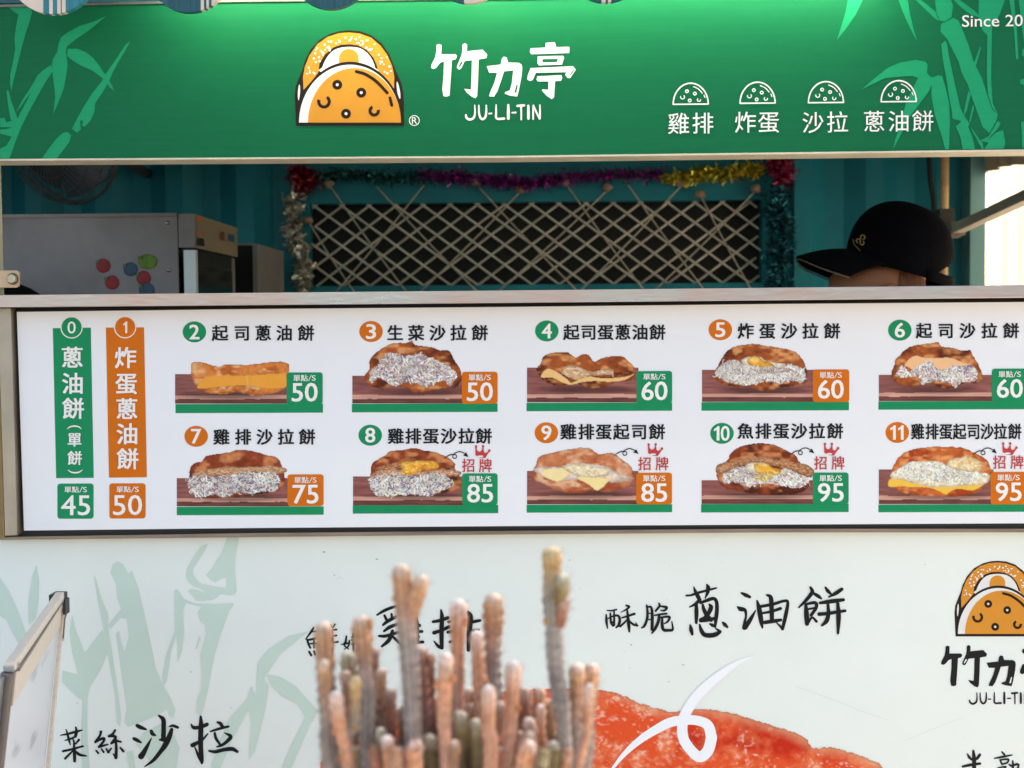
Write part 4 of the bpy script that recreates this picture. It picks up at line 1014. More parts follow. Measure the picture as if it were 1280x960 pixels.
# brush-written words
sh = Sheet(YL - .0006, .00003)
def brush(ox, oy, sc, strokes, k=1.14):
    for st in strokes: sh.stroke([(a / sc + ox, b / sc + oy, c_ / sc * k) for a, b, c_ in st], 6)
    sh.build('brush_lettering', INK, low); sh.k = 0
brush(60, 880, 10.667, [
 [(165, 418, 12), (260, 400, 26), (370, 370, 30), (455, 348, 16)], [(240, 340, 12), (262, 410, 26), (280, 480, 28), (298, 545, 12)],
 [(370, 310, 20), (380, 370, 34), (365, 430, 36)], [(365, 435, 24), (300, 465, 24), (225, 486, 12)], [(330, 460, 14), (352, 525, 28)], [(412, 478, 30), (368, 535, 16)],
 [(200, 630, 28), (330, 600, 26), (465, 562, 24)], [(345, 520, 22), (352, 640, 38), (355, 762, 34)], [(340, 615, 20), (285, 670, 24), (228, 728, 28)], [(360, 625, 22), (420, 675, 34), (508, 692, 18)],
 [(705, 370, 32), (690, 425, 28), (632, 508, 32)], [(632, 508, 28), (690, 475, 30), (745, 460, 34), (740, 500, 28), (680, 572, 32)], [(680, 575, 26), (740, 555, 26), (798, 540, 18)],
 [(640, 620, 20), (670, 655, 26)], [(712, 600, 18), (740, 640, 26)], [(895, 350, 26), (862, 400, 28), (812, 430, 32)], [(812, 430, 26), (880, 430, 32), (900, 450, 32), (850, 520, 30)], [(840, 530, 22), (910, 495, 28), (972, 505, 22)],
 [(903, 470, 26), (910, 600, 34), (905, 715, 40)], [(905, 715, 26), (870, 668, 16)], [(775, 595, 18), (805, 645, 30)], [(805, 645, 24), (842, 592, 20)], [(965, 585, 24), (1005, 630, 30)]])
brush(160, 880, 8.533, [
 [(98, 230, 34), (135, 250, 38), (190, 270, 20)], [(64, 370, 32), (100, 388, 34), (140, 412, 16)], [(248, 290, 32), (262, 318, 38), (292, 334, 18)],
 [(250, 365, 10), (205, 450, 34), (160, 530, 50), (140, 558, 58)], [(330, 125, 20), (375, 165, 42), (380, 240, 44), (378, 330, 46), (378, 378, 46)], [(378, 380, 40), (338, 382, 18)],
 [(440, 240, 12), (480, 232, 26), (530, 250, 26)], [(466, 272, 32), (440, 350, 50), (395, 440, 52), (345, 510, 40), (270, 600, 32), (178, 668, 10)],
 [(775, 135, 22), (779, 220, 44), (775, 330, 48), (775, 450, 46), (785, 590, 40), (788, 628, 26)], [(672, 214, 10), (700, 252, 34), (775, 246, 34), (842, 218, 36)], [(852, 318, 12), (785, 388, 26), (688, 440, 42)],
 [(712, 460, 12), (748, 545, 26), (780, 612, 24)], [(955, 195, 22), (985, 208, 32), (1010, 245, 30)], [(880, 293, 16), (980, 262, 26), (1072, 240, 22)], [(925, 310, 22), (940, 370, 28), (985, 435, 22)],
 [(1030, 308, 10), (1095, 345, 36), (1060, 395, 34), (1000, 440, 26), (948, 456, 14)], [(864, 500, 18), (930, 510, 32), (1020, 488, 36), (1110, 480, 38), (1166, 508, 26)]])
brush(750, 740, 11.636, [
 [(105, 268, 16), (170, 272, 22), (240, 256, 22)], [(90, 330, 20), (95, 430, 34), (108, 530, 16)], [(150, 310, 22), (155, 400, 30), (165, 455, 28), (190, 490, 30)], [(205, 275, 20), (206, 380, 28), (205, 480, 30)],
 [(110, 390, 14), (190, 352, 24), (262, 345, 30), (288, 400, 34), (272, 480, 34), (235, 516, 22)], [(150, 440, 18), (205, 438, 22)],
 [(380, 195, 22), (424, 215, 30), (380, 256, 22), (302, 297, 8)], [(318, 376, 20), (420, 345, 28), (502, 318, 32)], [(396, 262, 22), (410, 400, 42), (420, 500, 40), (426, 575, 26)], [(400, 395, 18), (350, 450, 26), (294, 502, 26)], [(420, 412, 18), (480, 470, 30), (545, 490, 26)], [(520, 450, 14), (545, 490, 22)],
 [(680, 195, 24), (692, 300, 32), (682, 400, 34), (645, 495, 32), (604, 522, 18)], [(692, 218, 24), (745, 225, 30), (760, 350, 40), (757, 545, 40)], [(700, 312, 16), (745, 310, 16)], [(700, 402, 16), (745, 400, 16)],
 [(858, 165, 22), (866, 205, 30), (808, 277, 26)], [(872, 206, 20), (970, 225, 34), (935, 270, 26), (882, 266, 14)], [(795, 340, 20), (880, 325, 24), (968, 315, 26)], [(862, 335, 32), (848, 430, 40), (805, 530, 36), (755, 600, 20)],
 [(880, 370, 22), (1008, 362, 32), (985, 430, 26), (935, 462, 14)], [(905, 380, 28), (905, 480, 40), (925, 550, 40), (1000, 558, 36), (1058, 545, 30), (1045, 430, 16)]])
brush(850, 720, 11.636, [
 [(92, 285, 26), (160, 280, 28), (240, 252, 34), (380, 213, 30), (470, 190, 28), (530, 175, 20)], [(200, 158, 14), (222, 220, 40), (262, 300, 54), (290, 350, 42)], [(390, 125, 22), (408, 165, 54), (402, 240, 44), (365, 322, 14)],
 [(285, 350, 46), (220, 410, 38), (140, 452, 16)], [(236, 400, 40), (240, 540, 54), (236, 682, 34)], [(298, 392, 32), (400, 352, 44), (490, 328, 44), (532, 380, 46), (538, 500, 50), (524, 620, 50), (512, 740, 26)],
 [(332, 420, 32), (345, 480, 46), (390, 570, 56), (450, 640, 52)], [(425, 412, 22), (450, 450, 56), (428, 520, 54), (370, 600, 46), (300, 640, 46)], [(300, 652, 44), (400, 642, 44), (500, 618, 40)], [(440, 700, 28), (475, 718, 42), (515, 732, 26)],
 [(150, 715, 24), (162, 780, 52), (178, 848, 34)], [(285, 705, 20), (310, 790, 50), (350, 850, 56), (430, 866, 60), (520, 850, 58), (582, 812, 42)], [(590, 806, 28), (545, 780, 26), (508, 755, 12)], [(625, 678, 28), (652, 708, 50), (688, 742, 30)]])
brush(910, 730, 8.0, [
 [(135, 90, 18), (175, 110, 34), (218, 130, 26)], [(97, 230, 16), (125, 250, 40), (170, 262, 30), (180, 320, 20), (168, 380, 26), (165, 436, 44)], [(276, 265, 10), (230, 345, 34), (172, 435, 42)], [(292, 170, 18), (312, 250, 42), (332, 370, 40), (344, 438, 16)],
 [(325, 226, 26), (450, 202, 28), (560, 170, 24), (598, 185, 26), (578, 310, 34), (545, 450, 28)], [(545, 448, 22), (520, 420, 20), (485, 388, 10)], [(388, 110, 18), (428, 135, 36), (436, 240, 40), (440, 365, 36)], [(345, 292, 20), (430, 276, 24), (525, 245, 28)], [(367, 385, 32), (440, 374, 34), (528, 360, 26)],
 [(825, 35, 22), (842, 80, 34), (785, 158, 30), (708, 236, 14)], [(850, 90, 22), (900, 120, 32), (932, 145, 18)], [(778, 208, 26), (785, 300, 44), (790, 398, 38)], [(785, 200, 22), (872, 188, 30), (882, 235, 30), (832, 312, 28)], [(805, 252, 18), (862, 240, 18)], [(800, 385, 28), (842, 335, 18), (885, 375, 24)],
 [(975, 35, 18), (1000, 72, 32), (1028, 98, 18)], [(1138, 52, 30), (1080, 92, 34), (1008, 130, 14)], [(920, 190, 24), (1030, 174, 38), (1155, 158, 28)], [(912, 302, 34), (1000, 295, 30), (1080, 282, 30), (1172, 268, 24)], [(1000, 200, 24), (1004, 300, 34), (985, 370, 38), (940, 415, 20)], [(1098, 195, 28), (1106, 330, 42), (1100, 492, 22)]])
brush(460, 740, 8.0, [
 [(90, 230, 16), (160, 188, 28), (240, 155, 26), (300, 140, 18)], [(165, 235, 22), (182, 272, 26)], [(235, 220, 20), (240, 262, 24)], [(150, 330, 20), (200, 290, 32), (300, 240, 26)], [(160, 392, 20), (220, 350, 32), (300, 320, 24)],
 [(110, 440, 20), (180, 440, 30), (330, 395, 24)], [(245, 390, 28), (210, 480, 36), (138, 545, 20)], [(230, 430, 18), (290, 485, 28), (330, 520, 26)],
 [(400, 180, 22), (385, 280, 30), (350, 360, 20)], [(395, 260, 26), (400, 400, 40), (395, 530, 30)], [(470, 200, 26), (485, 300, 38), (488, 400, 42), (490, 500, 38)], [(420, 300, 26), (515, 335, 30)], [(420, 395, 28), (540, 395, 26)], [(420, 450, 22), (510, 448, 20)], [(420, 510, 30), (550, 500, 26)],
 [(730, 180, 16), (740, 250, 36), (735, 400, 40), (738, 558, 34)], [(738, 560, 30), (700, 540, 28), (660, 492, 10)], [(650, 298, 24), (720, 285, 30), (800, 258, 32)], [(660, 408, 34), (730, 385, 30), (812, 348, 32)],
 [(890, 200, 26), (885, 400, 36), (860, 580, 20)], [(805, 300, 24), (885, 285, 26)], [(800, 402, 28), (885, 390, 26)], [(820, 500, 26), (885, 480, 24)],
 [(1000, 200, 26), (1022, 250, 50), (1012, 400, 46), (1005, 580, 34)], [(1040, 300, 30), (1120, 285, 26)], [(1040, 388, 26), (1110, 378, 22)], [(1040, 470, 26), (1120, 462, 22)]])
brush(370, 740, 10.667, [
 [(235, 475, 22), (195, 540, 28), (128, 630, 10)], [(215, 530, 20), (330, 520, 24), (300, 580, 20)], [(150, 635, 26), (165, 690, 26), (190, 745, 24)], [(165, 640, 24), (300, 620, 26), (300, 740, 24)], [(180, 692, 18), (300, 680, 18)], [(240, 630, 20), (240, 740, 20)], [(175, 795, 24), (203, 845, 26)], [(240, 790, 22), (255, 835, 24)], [(300, 780, 22), (330, 830, 26)],
 [(460, 435, 18), (478, 465, 24)], [(520, 430, 20), (490, 480, 14)], [(420, 520, 18), (540, 500, 22)], [(420, 600, 18), (540, 580, 22)], [(400, 690, 20), (560, 665, 22)], [(480, 500, 24), (485, 700, 30), (480, 860, 20)],
 [(672, 590, 20), (662, 660, 26), (642, 708, 20), (705, 765, 14)], [(600, 700, 10), (660, 690, 24), (715, 678, 20)], [(712, 650, 20), (700, 720, 20), (640, 768, 10)],
 [(745, 600, 18), (800, 590, 22)], [(765, 555, 26), (768, 660, 28), (765, 790, 20)], [(740, 640, 20), (800, 632, 22), (795, 690, 20), (745, 696, 18)], [(860, 560, 20), (840, 610, 22)], [(830, 620, 20), (900, 605, 22)], [(880, 620, 22), (850, 720, 24), (810, 790, 12)], [(850, 660, 20), (890, 740, 24), (930, 780, 20)]])
brush(1190, 920, 14.222, [
 [(275, 320, 20), (305, 375, 44), (345, 418, 34)], [(380, 265, 36), (392, 400, 62), (395, 600, 60), (395, 900, 50)], [(495, 335, 44), (450, 395, 44), (415, 425, 30)], [(190, 545, 34), (330, 515, 46), (500, 490, 38)], [(120, 700, 40), (380, 660, 50), (620, 640, 40)],
 [(890, 285, 26), (932, 330, 34)], [(755, 398, 20), (900, 372, 34), (1068, 338, 20)], [(855, 425, 26), (890, 505, 30)], [(860, 425, 26), (1000, 415, 30), (975, 478, 28), (890, 500, 26)], [(820, 570, 24), (960, 545, 24), (900, 620, 26), (890, 760, 30)],
 [(1080, 445, 26), (1085, 560, 34), (1040, 720, 30)], [(1010, 500, 16), (1060, 530, 36), (1180, 505, 32), (1160, 640, 34), (1200, 760, 40)]])
T2 = lambda a, b: (1194.5 + (a - 72) / 7.11 * .793, 701 + (b - 57) / 7.11 * .793)
logo(low, T2, YL, True)
brand_letters(low, lambda x, y: (1176.1 + (x - 538.6) * .82, 806 + (y - 53.6) * .77), YL, INK, PANEL)

# ================================================================= round wooden discs hanging above the sign
YD = 1.855
discs = [(65, -38.4, 55.6, [('c', -60, 54), ('t', 54, 61.5), ('c', 61.5, 66), ('t', 66, 71.5), ('c', 71.5, 76), ('k', 76, 77.2), ('c', 77.2, 82), ('t', 82, 140)], 'cream wooden disc with narrow teal stripes, leftmost of the five above the sign'),
         (235.5, -36.0, 51.2, [('k', 180, 251), ('c', 251, 255), ('k', 255, 258), ('c', 258, 261), ('k', 261, 264.5), ('c', 264.5, 268), ('c', 268, 300)], 'dark teal wooden disc with thin cream stripes on its right edge, above the sign'),
         (412.5, -39.2, 50.2, [('k', 350, 470)], 'plain weathered teal wooden disc hanging just left of the bun emblem'),
         (586, -46.8, 50.4, [('k', 530, 580), ('c', 580, 640)], 'wooden disc half dark and half cream above the gap between emblem and characters'),
         (757, -47.6, 50.2, [('k', 700, 752), ('c', 752, 757), ('k', 757, 760), ('c', 760, 764), ('k', 764, 820)], 'striped wooden disc barely showing its rim right of the brand characters')]
WMAT = {'c': WOODP, 't': WOODT, 'k': WOODK}
for cx, cy, R, bands, lab in discs:
    c0 = at(cx, cy, YD)
    t = empty('hanging_disc', c0, lab, 'wooden disc', 'round wooden discs hanging above the sign')
    for kk, xa, xb in bands:
        xa, xb = max(xa, cx - R + .01), min(xb, cx + R - .01)
        if xb - xa < .2: continue
        xs_ = np.linspace(xa, xb, max(3, int((xb - xa) / 4) + 2))
        h = [math.sqrt(max(0, R * R - (x - cx) ** 2)) for x in xs_]
        o = slab('painted_board', [(x, cy + q) for x, q in zip(xs_, h)] + [(x, cy - q) for x, q in zip(xs_[::-1], h[::-1])], YD, 0.012, WMAT[kk], t)
    tp = at(cx, cy - R, YD)
    tube('cord', [(c0.x, YD + .006, tp.z - .01), (c0.x, YD + .006, 2.16)], .0014, CORD, t, 6)
rod = tube('hanging_rod', [(-1.6, YD + .006, 2.16), (1.05, YD + .006, 2.16)], .008, DGALV, None, 12)
tag(rod, 'thin dark steel rod that carries the round wooden discs', 'rod')

# lamp over the sign: a slim tube batten just above the frame
LX0, LX1 = at(205, 0, 1.90).x, at(1120, 0, 1.90).x
LZ = at(640, -40, 1.88).z
lamp = empty('tube_lamp', (0.2, 1.93, LZ), 'slim white tube lamp mounted over the top edge of the green sign', 'lamp')
box('housing', LX0 - .01, LX1 + .01, 1.872, 2.03, LZ + .022, LZ + .040, mat('white_lamp_metal', (225, 225, 222), .4, nscale=20, namt=.05), lamp, .002)
TUBEM = mat('lit_tube', (232, 255, 236), 0.5, emit=LAMP_E)
tube('lit_tube', [(LX0, 1.893, LZ + .010), (LX1, 1.893, LZ + .010)], .008, TUBEM, lamp, 16)

# ================================================================= inside the stall
ZC = 1.06
ct = box('work_counter', XL + .05, XR - .30, 2.12, 2.62, ZC - .03, ZC, STEEL); 
tag(ct, 'stainless steel work counter running behind the hatch', 'counter')
for cx_ in (XL + .12, -1.2, XR - .38):
    for cy_ in (2.16, 2.56):
        box('leg', cx_ - .02, cx_ + .02, cy_ - .02, cy_ + .02, ZF, ZC - .03, STEEL, ct)
# oven / cooler machine on the left
ya, yb = 2.42, 2.77
def X_(px, Y): return at(px, 300, Y).x
def Z_(px, py, Y): return at(px, py, Y).z
mx0, mx1 = X_(-190, ya), X_(243.5, ya)
mz1 = Z_(120, 268, ya); mzs = Z_(232, 309.5, ya)
ov = empty('display_oven', ((mx0 + mx1) / 2, ya, ZC), 'grey steel display oven with fruit stickers on its side and a beige control panel', 'oven')
xs1 = X_(222.5, ya)
box('side_panel', mx0, xs1 - .0006, ya, ya + .006, ZC, mz1, FRIDGE, ov, .001)
box('body', mx0, xs1 - .03, ya + .007, yb, ZC, mz1 - .003, FRIDGE, ov)
box('corner_panel', xs1 + .0006, mx1, ya + .001, ya + .02, mzs, mz1, FRIDGE, ov, .001)
box('hood', xs1 + .0006, mx1 - .004, ya + .021, yb, mzs, mz1 - .003, FRIDGE, ov)
box('control_panel', mx1 - .004, mx1, ya + .021, yb, mzs, mz1 - .001, FRIDGE2, ov)
WPAN = mat('bright_lit_door_edge', (226, 238, 240), .3, nscale=9, namt=.05)  # near-white colour stands in for bright light showing in the door glass
box('door_edge', X_(228.5, ya), X_(243.2, ya), ya + .004, ya + .02, ZC, mzs - .004, WPAN, ov)
box('glass_door', X_(243, ya) - .012, mx1 - .005, ya + .03, yb - .03, ZC + .02, mzs - .03, GLASSD, ov)
box('door_rim', mx1 - .03, mx1 - .006, yb - .028, yb, ZC, mzs - .003, FRIDGE, ov)
box('door_rim', mx1 - .03, mx1 - .006, ya + .03, yb - .03, mzs - .03, mzs - .003, PLASTK, ov)
for (px, py, r, rgb, dx, nm) in ((129, 332, 9.2, (150, 26, 32), 0, 'red apple'), (140, 353, 9.2, (150, 26, 32), 0, 'red apple'), (179.5, 347.5, 9.2, (150, 26, 32), 0, 'red apple'), (163, 336.6, 9, (42, 80, 104), 0, 'blue fruit'), (183.5, 363, 10, (42, 76, 100), 0, 'blue fruit'), (184.5, 327, 12, (96, 134, 30), 1, 'green melon')):
    c0 = at(px, py, ya - .001)
    bm = bmesh.new()
    rx, rz = r / F_PX * ya, r * (.78 if dx else .98) / F_PX * ya
    bmesh.ops.create_uvsphere(bm, u_segments=18, v_segments=10, radius=1.0)
    for v in bm.verts: v.co = Vector((c0.x + v.co.x * rx, c0.y + v.co.y * .0012, c0.z + v.co.z * rz))
    q = bm_obj('fruit_sticker', bm, mat(nm.replace(' ', '_') + '_sticker', rgb, .55, nscale=60, namt=.35), ov, True); q['label'] = 'glossy %s sticker' % nm
    bm = bmesh.new(); add_box(bm, c0.x - rx * .95, c0.x - rx * .55, c0.y - .003, c0.y - .0005, c0.z + rz * .35, c0.z + rz * .75)
    bm_obj('sticker_leaf', bm, mat('sticker_leaf', (70, 110, 40), .4), q)
for bx_ in (mx0 + .03, xs1 - .018):
    for bz_ in (mz1 - .016, mz1 - .10):
        tube('screw', [(bx_, ya + .001, bz_), (bx_, ya - .0022, bz_)], [.0042, .0034], STEEL, ov, 12)
box('top_flange', mx0, xs1 - .001, ya - .003, ya - .0002, mz1 - .005, mz1 + .0012, DGALV, ov)
def side_patch(name, px0, py0, px1, py1, col, lab=None):
    # flat labels on the control panel (its face is x = mx1): picture x gives the depth
    def yy(px): 
        k = (_f + (px - 640.0) / F_PX * RIGHT - (300 - 480.0) / F_PX * UP)
        return mx1 * k.y / k.x
    y0, y1 = yy(px0), yy(px1)
    V = [(mx1 + .0006, y0, at(px0, py1, y0).z), (mx1 + .0006, y1, at(px1, py1 + (px1 - px0) * .2, y1).z), (mx1 + .0006, y1, at(px1, py0 + (px1 - px0) * .2, y1).z), (mx1 + .0006, y0, at(px0, py0, y0).z)]
    o = mesh(name, V, [[0, 1, 2, 3]], mat(name, col, .4, nscale=50, namt=.3), ov)
    return o
side_patch('orange_label', 246, 269, 252.5, 276, (220, 120, 60)); side_patch('orange_label', 246, 288, 252, 293, (220, 130, 70))
side_patch('black_switch', 246, 297, 255, 306.5, (20, 20, 22)); side_patch('red_label', 275, 289, 280.5, 300, (140, 70, 40)); side_patch('blue_label', 284.5, 292, 293, 301, (50, 90, 120))
# second cabinet behind
c2 = empty('steel_cabinet', (X_(310, 2.95), 2.95, ZF), 'narrow dark cabinet with a pale edge behind the display oven', 'cabinet')
box('cabinet_body', X_(240, 2.9), X_(316, 2.9), 2.9, 3.2, ZF, Z_(310, 307, 2.9), BLACKH, c2)
box('cabinet_edge', X_(316, 2.9), X_(322, 2.9), 2.895, 3.2, ZF, Z_(310, 305, 2.9), FRIDGE, c2)
box('cabinet_top', X_(240, 2.9), X_(316, 2.9), 2.895, 2.93, Z_(310, 307, 2.9) + .0005, Z_(310, 304, 2.9), FRIDGE, c2)
# fan
FANM = mat('grey_fan_wire', (96, 92, 90), .5, .4, nscale=30, namt=.2); FANB = mat('smoky_fan_blade', (58, 74, 84), .25, nscale=10, namt=.2)
fc = at(78, 176, 2.85)
fan = empty('wall_fan', fc, 'round wire cage wall fan hanging above the display oven, mostly in the dark', 'fan')
fx = Matrix.Translation(fc) @ Matrix.Rotation(radians(-24), 4, 'Z') @ Matrix.Rotation(radians(18), 4, 'X')
def fan_pt(r, a, d): return fx @ Vector((r * cos(a), d, r * sin(a)))
RF = 0.135
bmv, bmf = [], []
def addt(pts, r):
    v, f = tube_data(pts, [r] * len(pts), 5, False); n0 = len(bmv); bmv.extend(v); bmf.extend([[a + n0 for a in q] for q in f])
for rr, d in ((RF, 0), (RF * .985, .012), (RF * .93, -.030), (RF * .75, -.045), (RF * .5, -.055), (RF * .28, -.058), (RF * .8, .045), (RF * .45, .06)):
    addt([fan_pt(rr, 2 * pi * k / 40, d) for k in range(41)], .0026 if rr > RF * .97 else .0012)
for k in range(48):
    a = 2 * pi * k / 48
    addt([fan_pt(RF, a, 0), fan_pt(RF * .93, a, -.03), fan_pt(RF * .6, a + .05, -.052), fan_pt(RF * .22, a + .1, -.058)], .0009)
mesh('cage', bmv, bmf, FANM, fan, True)
for k in range(4):
    a0 = 2 * pi * k / 4 + .5
    V, Fc = [], []
    for i in range(7):
        rr = RF * (.18 + .7 * i / 6); wv = .30 + .55 * sin(pi * min(1, i / 5.0) * .62)
        for j in range(5):
            a = a0 + (j / 4 - .5) * wv * 1.5
            V.append(fan_pt(rr, a, (j / 4 - .5) * .03))
    for i in range(6):
        for j in range(4): Fc.append([i * 5 + j, i * 5 + j + 1, (i + 1) * 5 + j + 1, (i + 1) * 5 + j])
    mesh('blade', V, Fc, FANB, fan, True)
tube('hub', [fan_pt(0, 0, -.058), fan_pt(0, 0, -.05), fan_pt(0, 0, .03)], [.02, .028, .028], FANM, fan, 18)
tube('motor', [fan_pt(0, 0, .03), fan_pt(0, 0, .05), fan_pt(0, 0, .12)], [.03, .05, .042], mat('brown_motor_case', (122, 84, 66), .4, nscale=20, namt=.2), fan, 18)
tube('bracket_arm', [fan_pt(0, 0, .11), tuple(fan_pt(0, 0, .13) + Vector((0, .05, -.05))), (fc.x + .05, YB + .0, fc.z - .02)], .012, FANM, fan, 10)

# cord lacing over the window
lace = empty('cord_lacing', at(640, 300, YB - .06), 'criss-crossing beige cords stretched over the diamond lattice window from small hooks', 'cords')
YC = YB - .045
for i, (x0, y0, x1, y1, hk) in enumerate(((412.5, 232.5, 509, 366, 1), (470, 232.5, 597, 365, 0), (530, 231, 419, 366, 0), (386, 277.5, 443.5, 366, 1), (595, 230, 721, 363, 1), (651, 239, 524, 366, 1), (707.5, 230, 804.5, 362, 1), (760, 237, 621, 366, 1), (781, 225, 880, 362, 0), (852.5, 231, 726, 363, 1), (876, 245, 939, 362, 1), (945, 238, 818, 363, 1))):
    yk = YC + .002 * (i % 4)
    a, b = at(x0, y0, yk), at(x1, y1, yk)
    ps = [a.lerp(b, t) + Vector((0, 0, -.004 * sin(pi * t))) for t in np.linspace(0, 1, 9)]
    q = tube('cord', ps, .0020, CORD, lace, 6)
    if hk:
        bm = bmesh.new(); bmesh.ops.create_icosphere(bm, subdivisions=2, radius=.0105)
        for v in bm.verts:
            v.co = Vector((v.co.x * 1.25 * (1 + .2 * sin(v.co.z * 400 + i)), v.co.y, v.co.z * (.95 + .2 * cos(v.co.x * 300 + i)))) + a + Vector((-.002, -.004, .004))
        bm_obj('knot', bm, mat('pale_knot', (160, 134, 118), .8, nscale=60, namt=.25), q, True)
    tube('hook', [tuple(a + Vector((0, 0, .006))), (a.x, YB - .014, a.z + .010)], .002, DGALV, q, 6)

# tinsel garlands
def foil(name, cols): 
    m = bpy.data.materials.new(name); m.use_nodes = True; t = m.node_tree; b = t.nodes['Principled BSDF']
    g = t.nodes.new('ShaderNodeNewGeometry'); r = t.nodes.new('ShaderNodeValToRGB')
    r.color_ramp.elements[0].color = lin(cols[0]) + (1,); r.color_ramp.elements[1].color = lin(cols[-1]) + (1,)
    for k, c in enumerate(cols[1:-1]): 
        e = r.color_ramp.elements.new((k + 1) / (len(cols) - 1)); e.color = lin(c) + (1,)
    t.links.new(g.outputs['Random Per Island'], r.inputs[0]); t.links.new(r.outputs[0], b.inputs['Base Color'])
    b.inputs['Metallic'].default_value = .55; b.inputs['Roughness'].default_value = .28
    return m
def tinsel(label, path, rad, n, cols, size=.014, seed=0, wd=.0020):
    n = int(n * 1.7); wd *= .62; size *= 1.25
    R_ = random.Random(seed)
    P = [at(x, y, YB - .05) for x, y in path]
    V, Fc = [], []
    def strip(p, L, w_):
        d = Vector((R_.gauss(0, 1), R_.gauss(0, 1), R_.gauss(0, 1))).normalized(); e = d.cross(Vector((R_.gauss(0, 1), R_.gauss(0, 1), R_.gauss(0, 1)))).normalized() * w_
        n0 = len(V); cvx = d.cross(e).normalized() * L * .25
        for k in range(3):
            q = p + d * L * k / 2 + cvx * (k % 2); V.extend([q - e, q + e])
        Fc.extend([[n0, n0 + 1, n0 + 3, n0 + 2], [n0 + 2, n0 + 3, n0 + 5, n0 + 4]])
    for i in range(n):
        t = R_.random() * (len(P) - 1); k = int(t); p = P[k].lerp(P[k + 1], t - k)
        p = p + Vector((R_.gauss(0, rad * .5), R_.gauss(0, rad * .4), R_.gauss(0, rad * .5)))
        strip(p, size * R_.uniform(.5, 1.2), wd * R_.uniform(.5, 1.3))
    o = mesh('tinsel_garland', V, Fc, foil('foil_' + str(seed), cols))
    tag(o, label, 'tinsel', 'foil tinsel garlands round the lattice window'); o.location = (0, 0, 0)
    # the garland's own core string
    tube('core_string', [tuple(p) for p in P], .0018, GASKET, o, 5)
    return o
tinsel('dark red tinsel bunch at the top left corner of the lattice window', [(371, 212), (374, 225), (390, 222), (378, 236)], .017, 430, [(60, 0, 10), (150, 20, 44), (196, 60, 84)], .018, 1)
tinsel('silver tinsel hanging down the left side of the lattice window', [(366, 246), (366, 275), (368, 300), (379, 325), (380, 372)], .012, 300, [(110, 104, 96), (200, 192, 178), (250, 248, 240)], .022, 2, .0056)
tinsel('dark green and teal tinsel along the top left of the lattice window', [(392, 220), (440, 219), (490, 222), (536, 222)], .010, 620, [(4, 40, 44), (8, 60, 66), (70, 176, 176)], .013, 3)
tinsel('purple tinsel along the middle of the top of the lattice window', [(524, 219), (570, 222), (620, 226), (660, 230), (700, 224), (760, 219), (830, 218)], .012, 1300, [(60, 6, 66), (120, 16, 120), (196, 50, 190)], .014, 4)
tinsel('gold yellow tinsel at the top right of the lattice window', [(832, 222), (860, 222), (880, 216), (905, 218), (930, 212), (950, 214)], .011, 620, [(110, 96, 10), (196, 178, 30), (250, 240, 130)], .015, 5, .0036)
tinsel('crimson tinsel bunch at the top right corner of the lattice window', [(966, 202), (976, 200), (974, 216), (984, 222)], .018, 460, [(70, 2, 30), (160, 14, 70), (216, 90, 130)], .018, 6)
tinsel('dark teal tinsel hanging down the right side of the lattice window', [(972, 236), (970, 262), (976, 285), (974, 310), (972, 340), (970, 372)], .022, 1300, [(2, 26, 34), (6, 66, 82), (60, 180, 206)], .018, 7)

# right end: pole, cable, pleated curtain, diagonal strut
pole = tube('wooden_pole', [tuple(at(1181.5, 150, 3.18)), tuple(at(1180, 300, 3.18)), (at(1176, 300, 3.18).x, 3.18, ZF)], .0095, mat('tan_bamboo_pole', (206, 170, 128), .55, nscale=8, namt=.2, stretch=(1, 1, 6)), None, 12)
tag(pole, 'slim tan pole standing in the right corner behind the person in the cap', 'pole')
cab = tube('black_cable', [tuple(at(x, y, 3.2)) for x, y in ((1160, 150), (1161, 190), (1163, 225), (1167, 250), (1169, 300), (1168, 380), (1170, 640))], .006, GASKET, None, 8)
tag(cab, 'thick black cable hanging down the teal wall beside the tan pole', 'cable')
CUR = bpy.data.materials.new('translucent_curtain'); CUR.use_nodes = True
t = CUR.node_tree; b = t.nodes['Principled BSDF']; b.inputs['Base Color'].default_value = lin((226, 214, 198)) + (1,); b.inputs['Roughness'].default_value = .8
tl = t.nodes.new('ShaderNodeBsdfTranslucent'); tl.inputs[0].default_value = lin((244, 232, 212)) + (1,)
mxs = t.nodes.new('ShaderNodeMixShader'); tcn = t.nodes.new('ShaderNodeTexCoord'); nzn = t.nodes.new('ShaderNodeTexNoise'); nzn.inputs['Scale'].default_value = 3.0
mrn = t.nodes.new('ShaderNodeMapRange'); mrn.inputs['To Min'].default_value = .24; mrn.inputs['To Max'].default_value = .48
t.links.new(tcn.outputs['Object'], nzn.inputs['Vector']); t.links.new(nzn.outputs[0], mrn.inputs[0]); t.links.new(mrn.outputs[0], mxs.inputs[0])
t.links.new(b.outputs[0], mxs.inputs[1]); t.links.new(tl.outputs[0], mxs.inputs[2]); t.links.new(mxs.outputs[0], t.nodes['Material Output'].inputs[0])
V, Fc = [], []
ny_, nz_ = 70, 26
for j in range(nz_ + 1):
    zz = ZF + (2.32 - ZF) * j / nz_
    for i in range(ny_ + 1):
        u_ = i / ny_; yy = 2.15 + (YB - .10 - 2.15) * u_
        amp = .012 + .006 * sin(zz * 3)
        V.append((XR + .012 + amp * sin(u_ * 60 + 1.4 * sin(zz * 2.2 + u_ * 5)) + .004 * sin(u_ * 133 + zz), yy, zz))
for j in range(nz_):
    for i in range(ny_):
        a = j * (ny_ + 1) + i; Fc.append([a, a + 1, a + ny_ + 2, a + ny_ + 1])
cu = mesh('pleated_curtain', V, Fc, CUR, None, True); tag(cu, 'pale sheer pleated curtain glowing with sun at the right end of the stall', 'curtain')
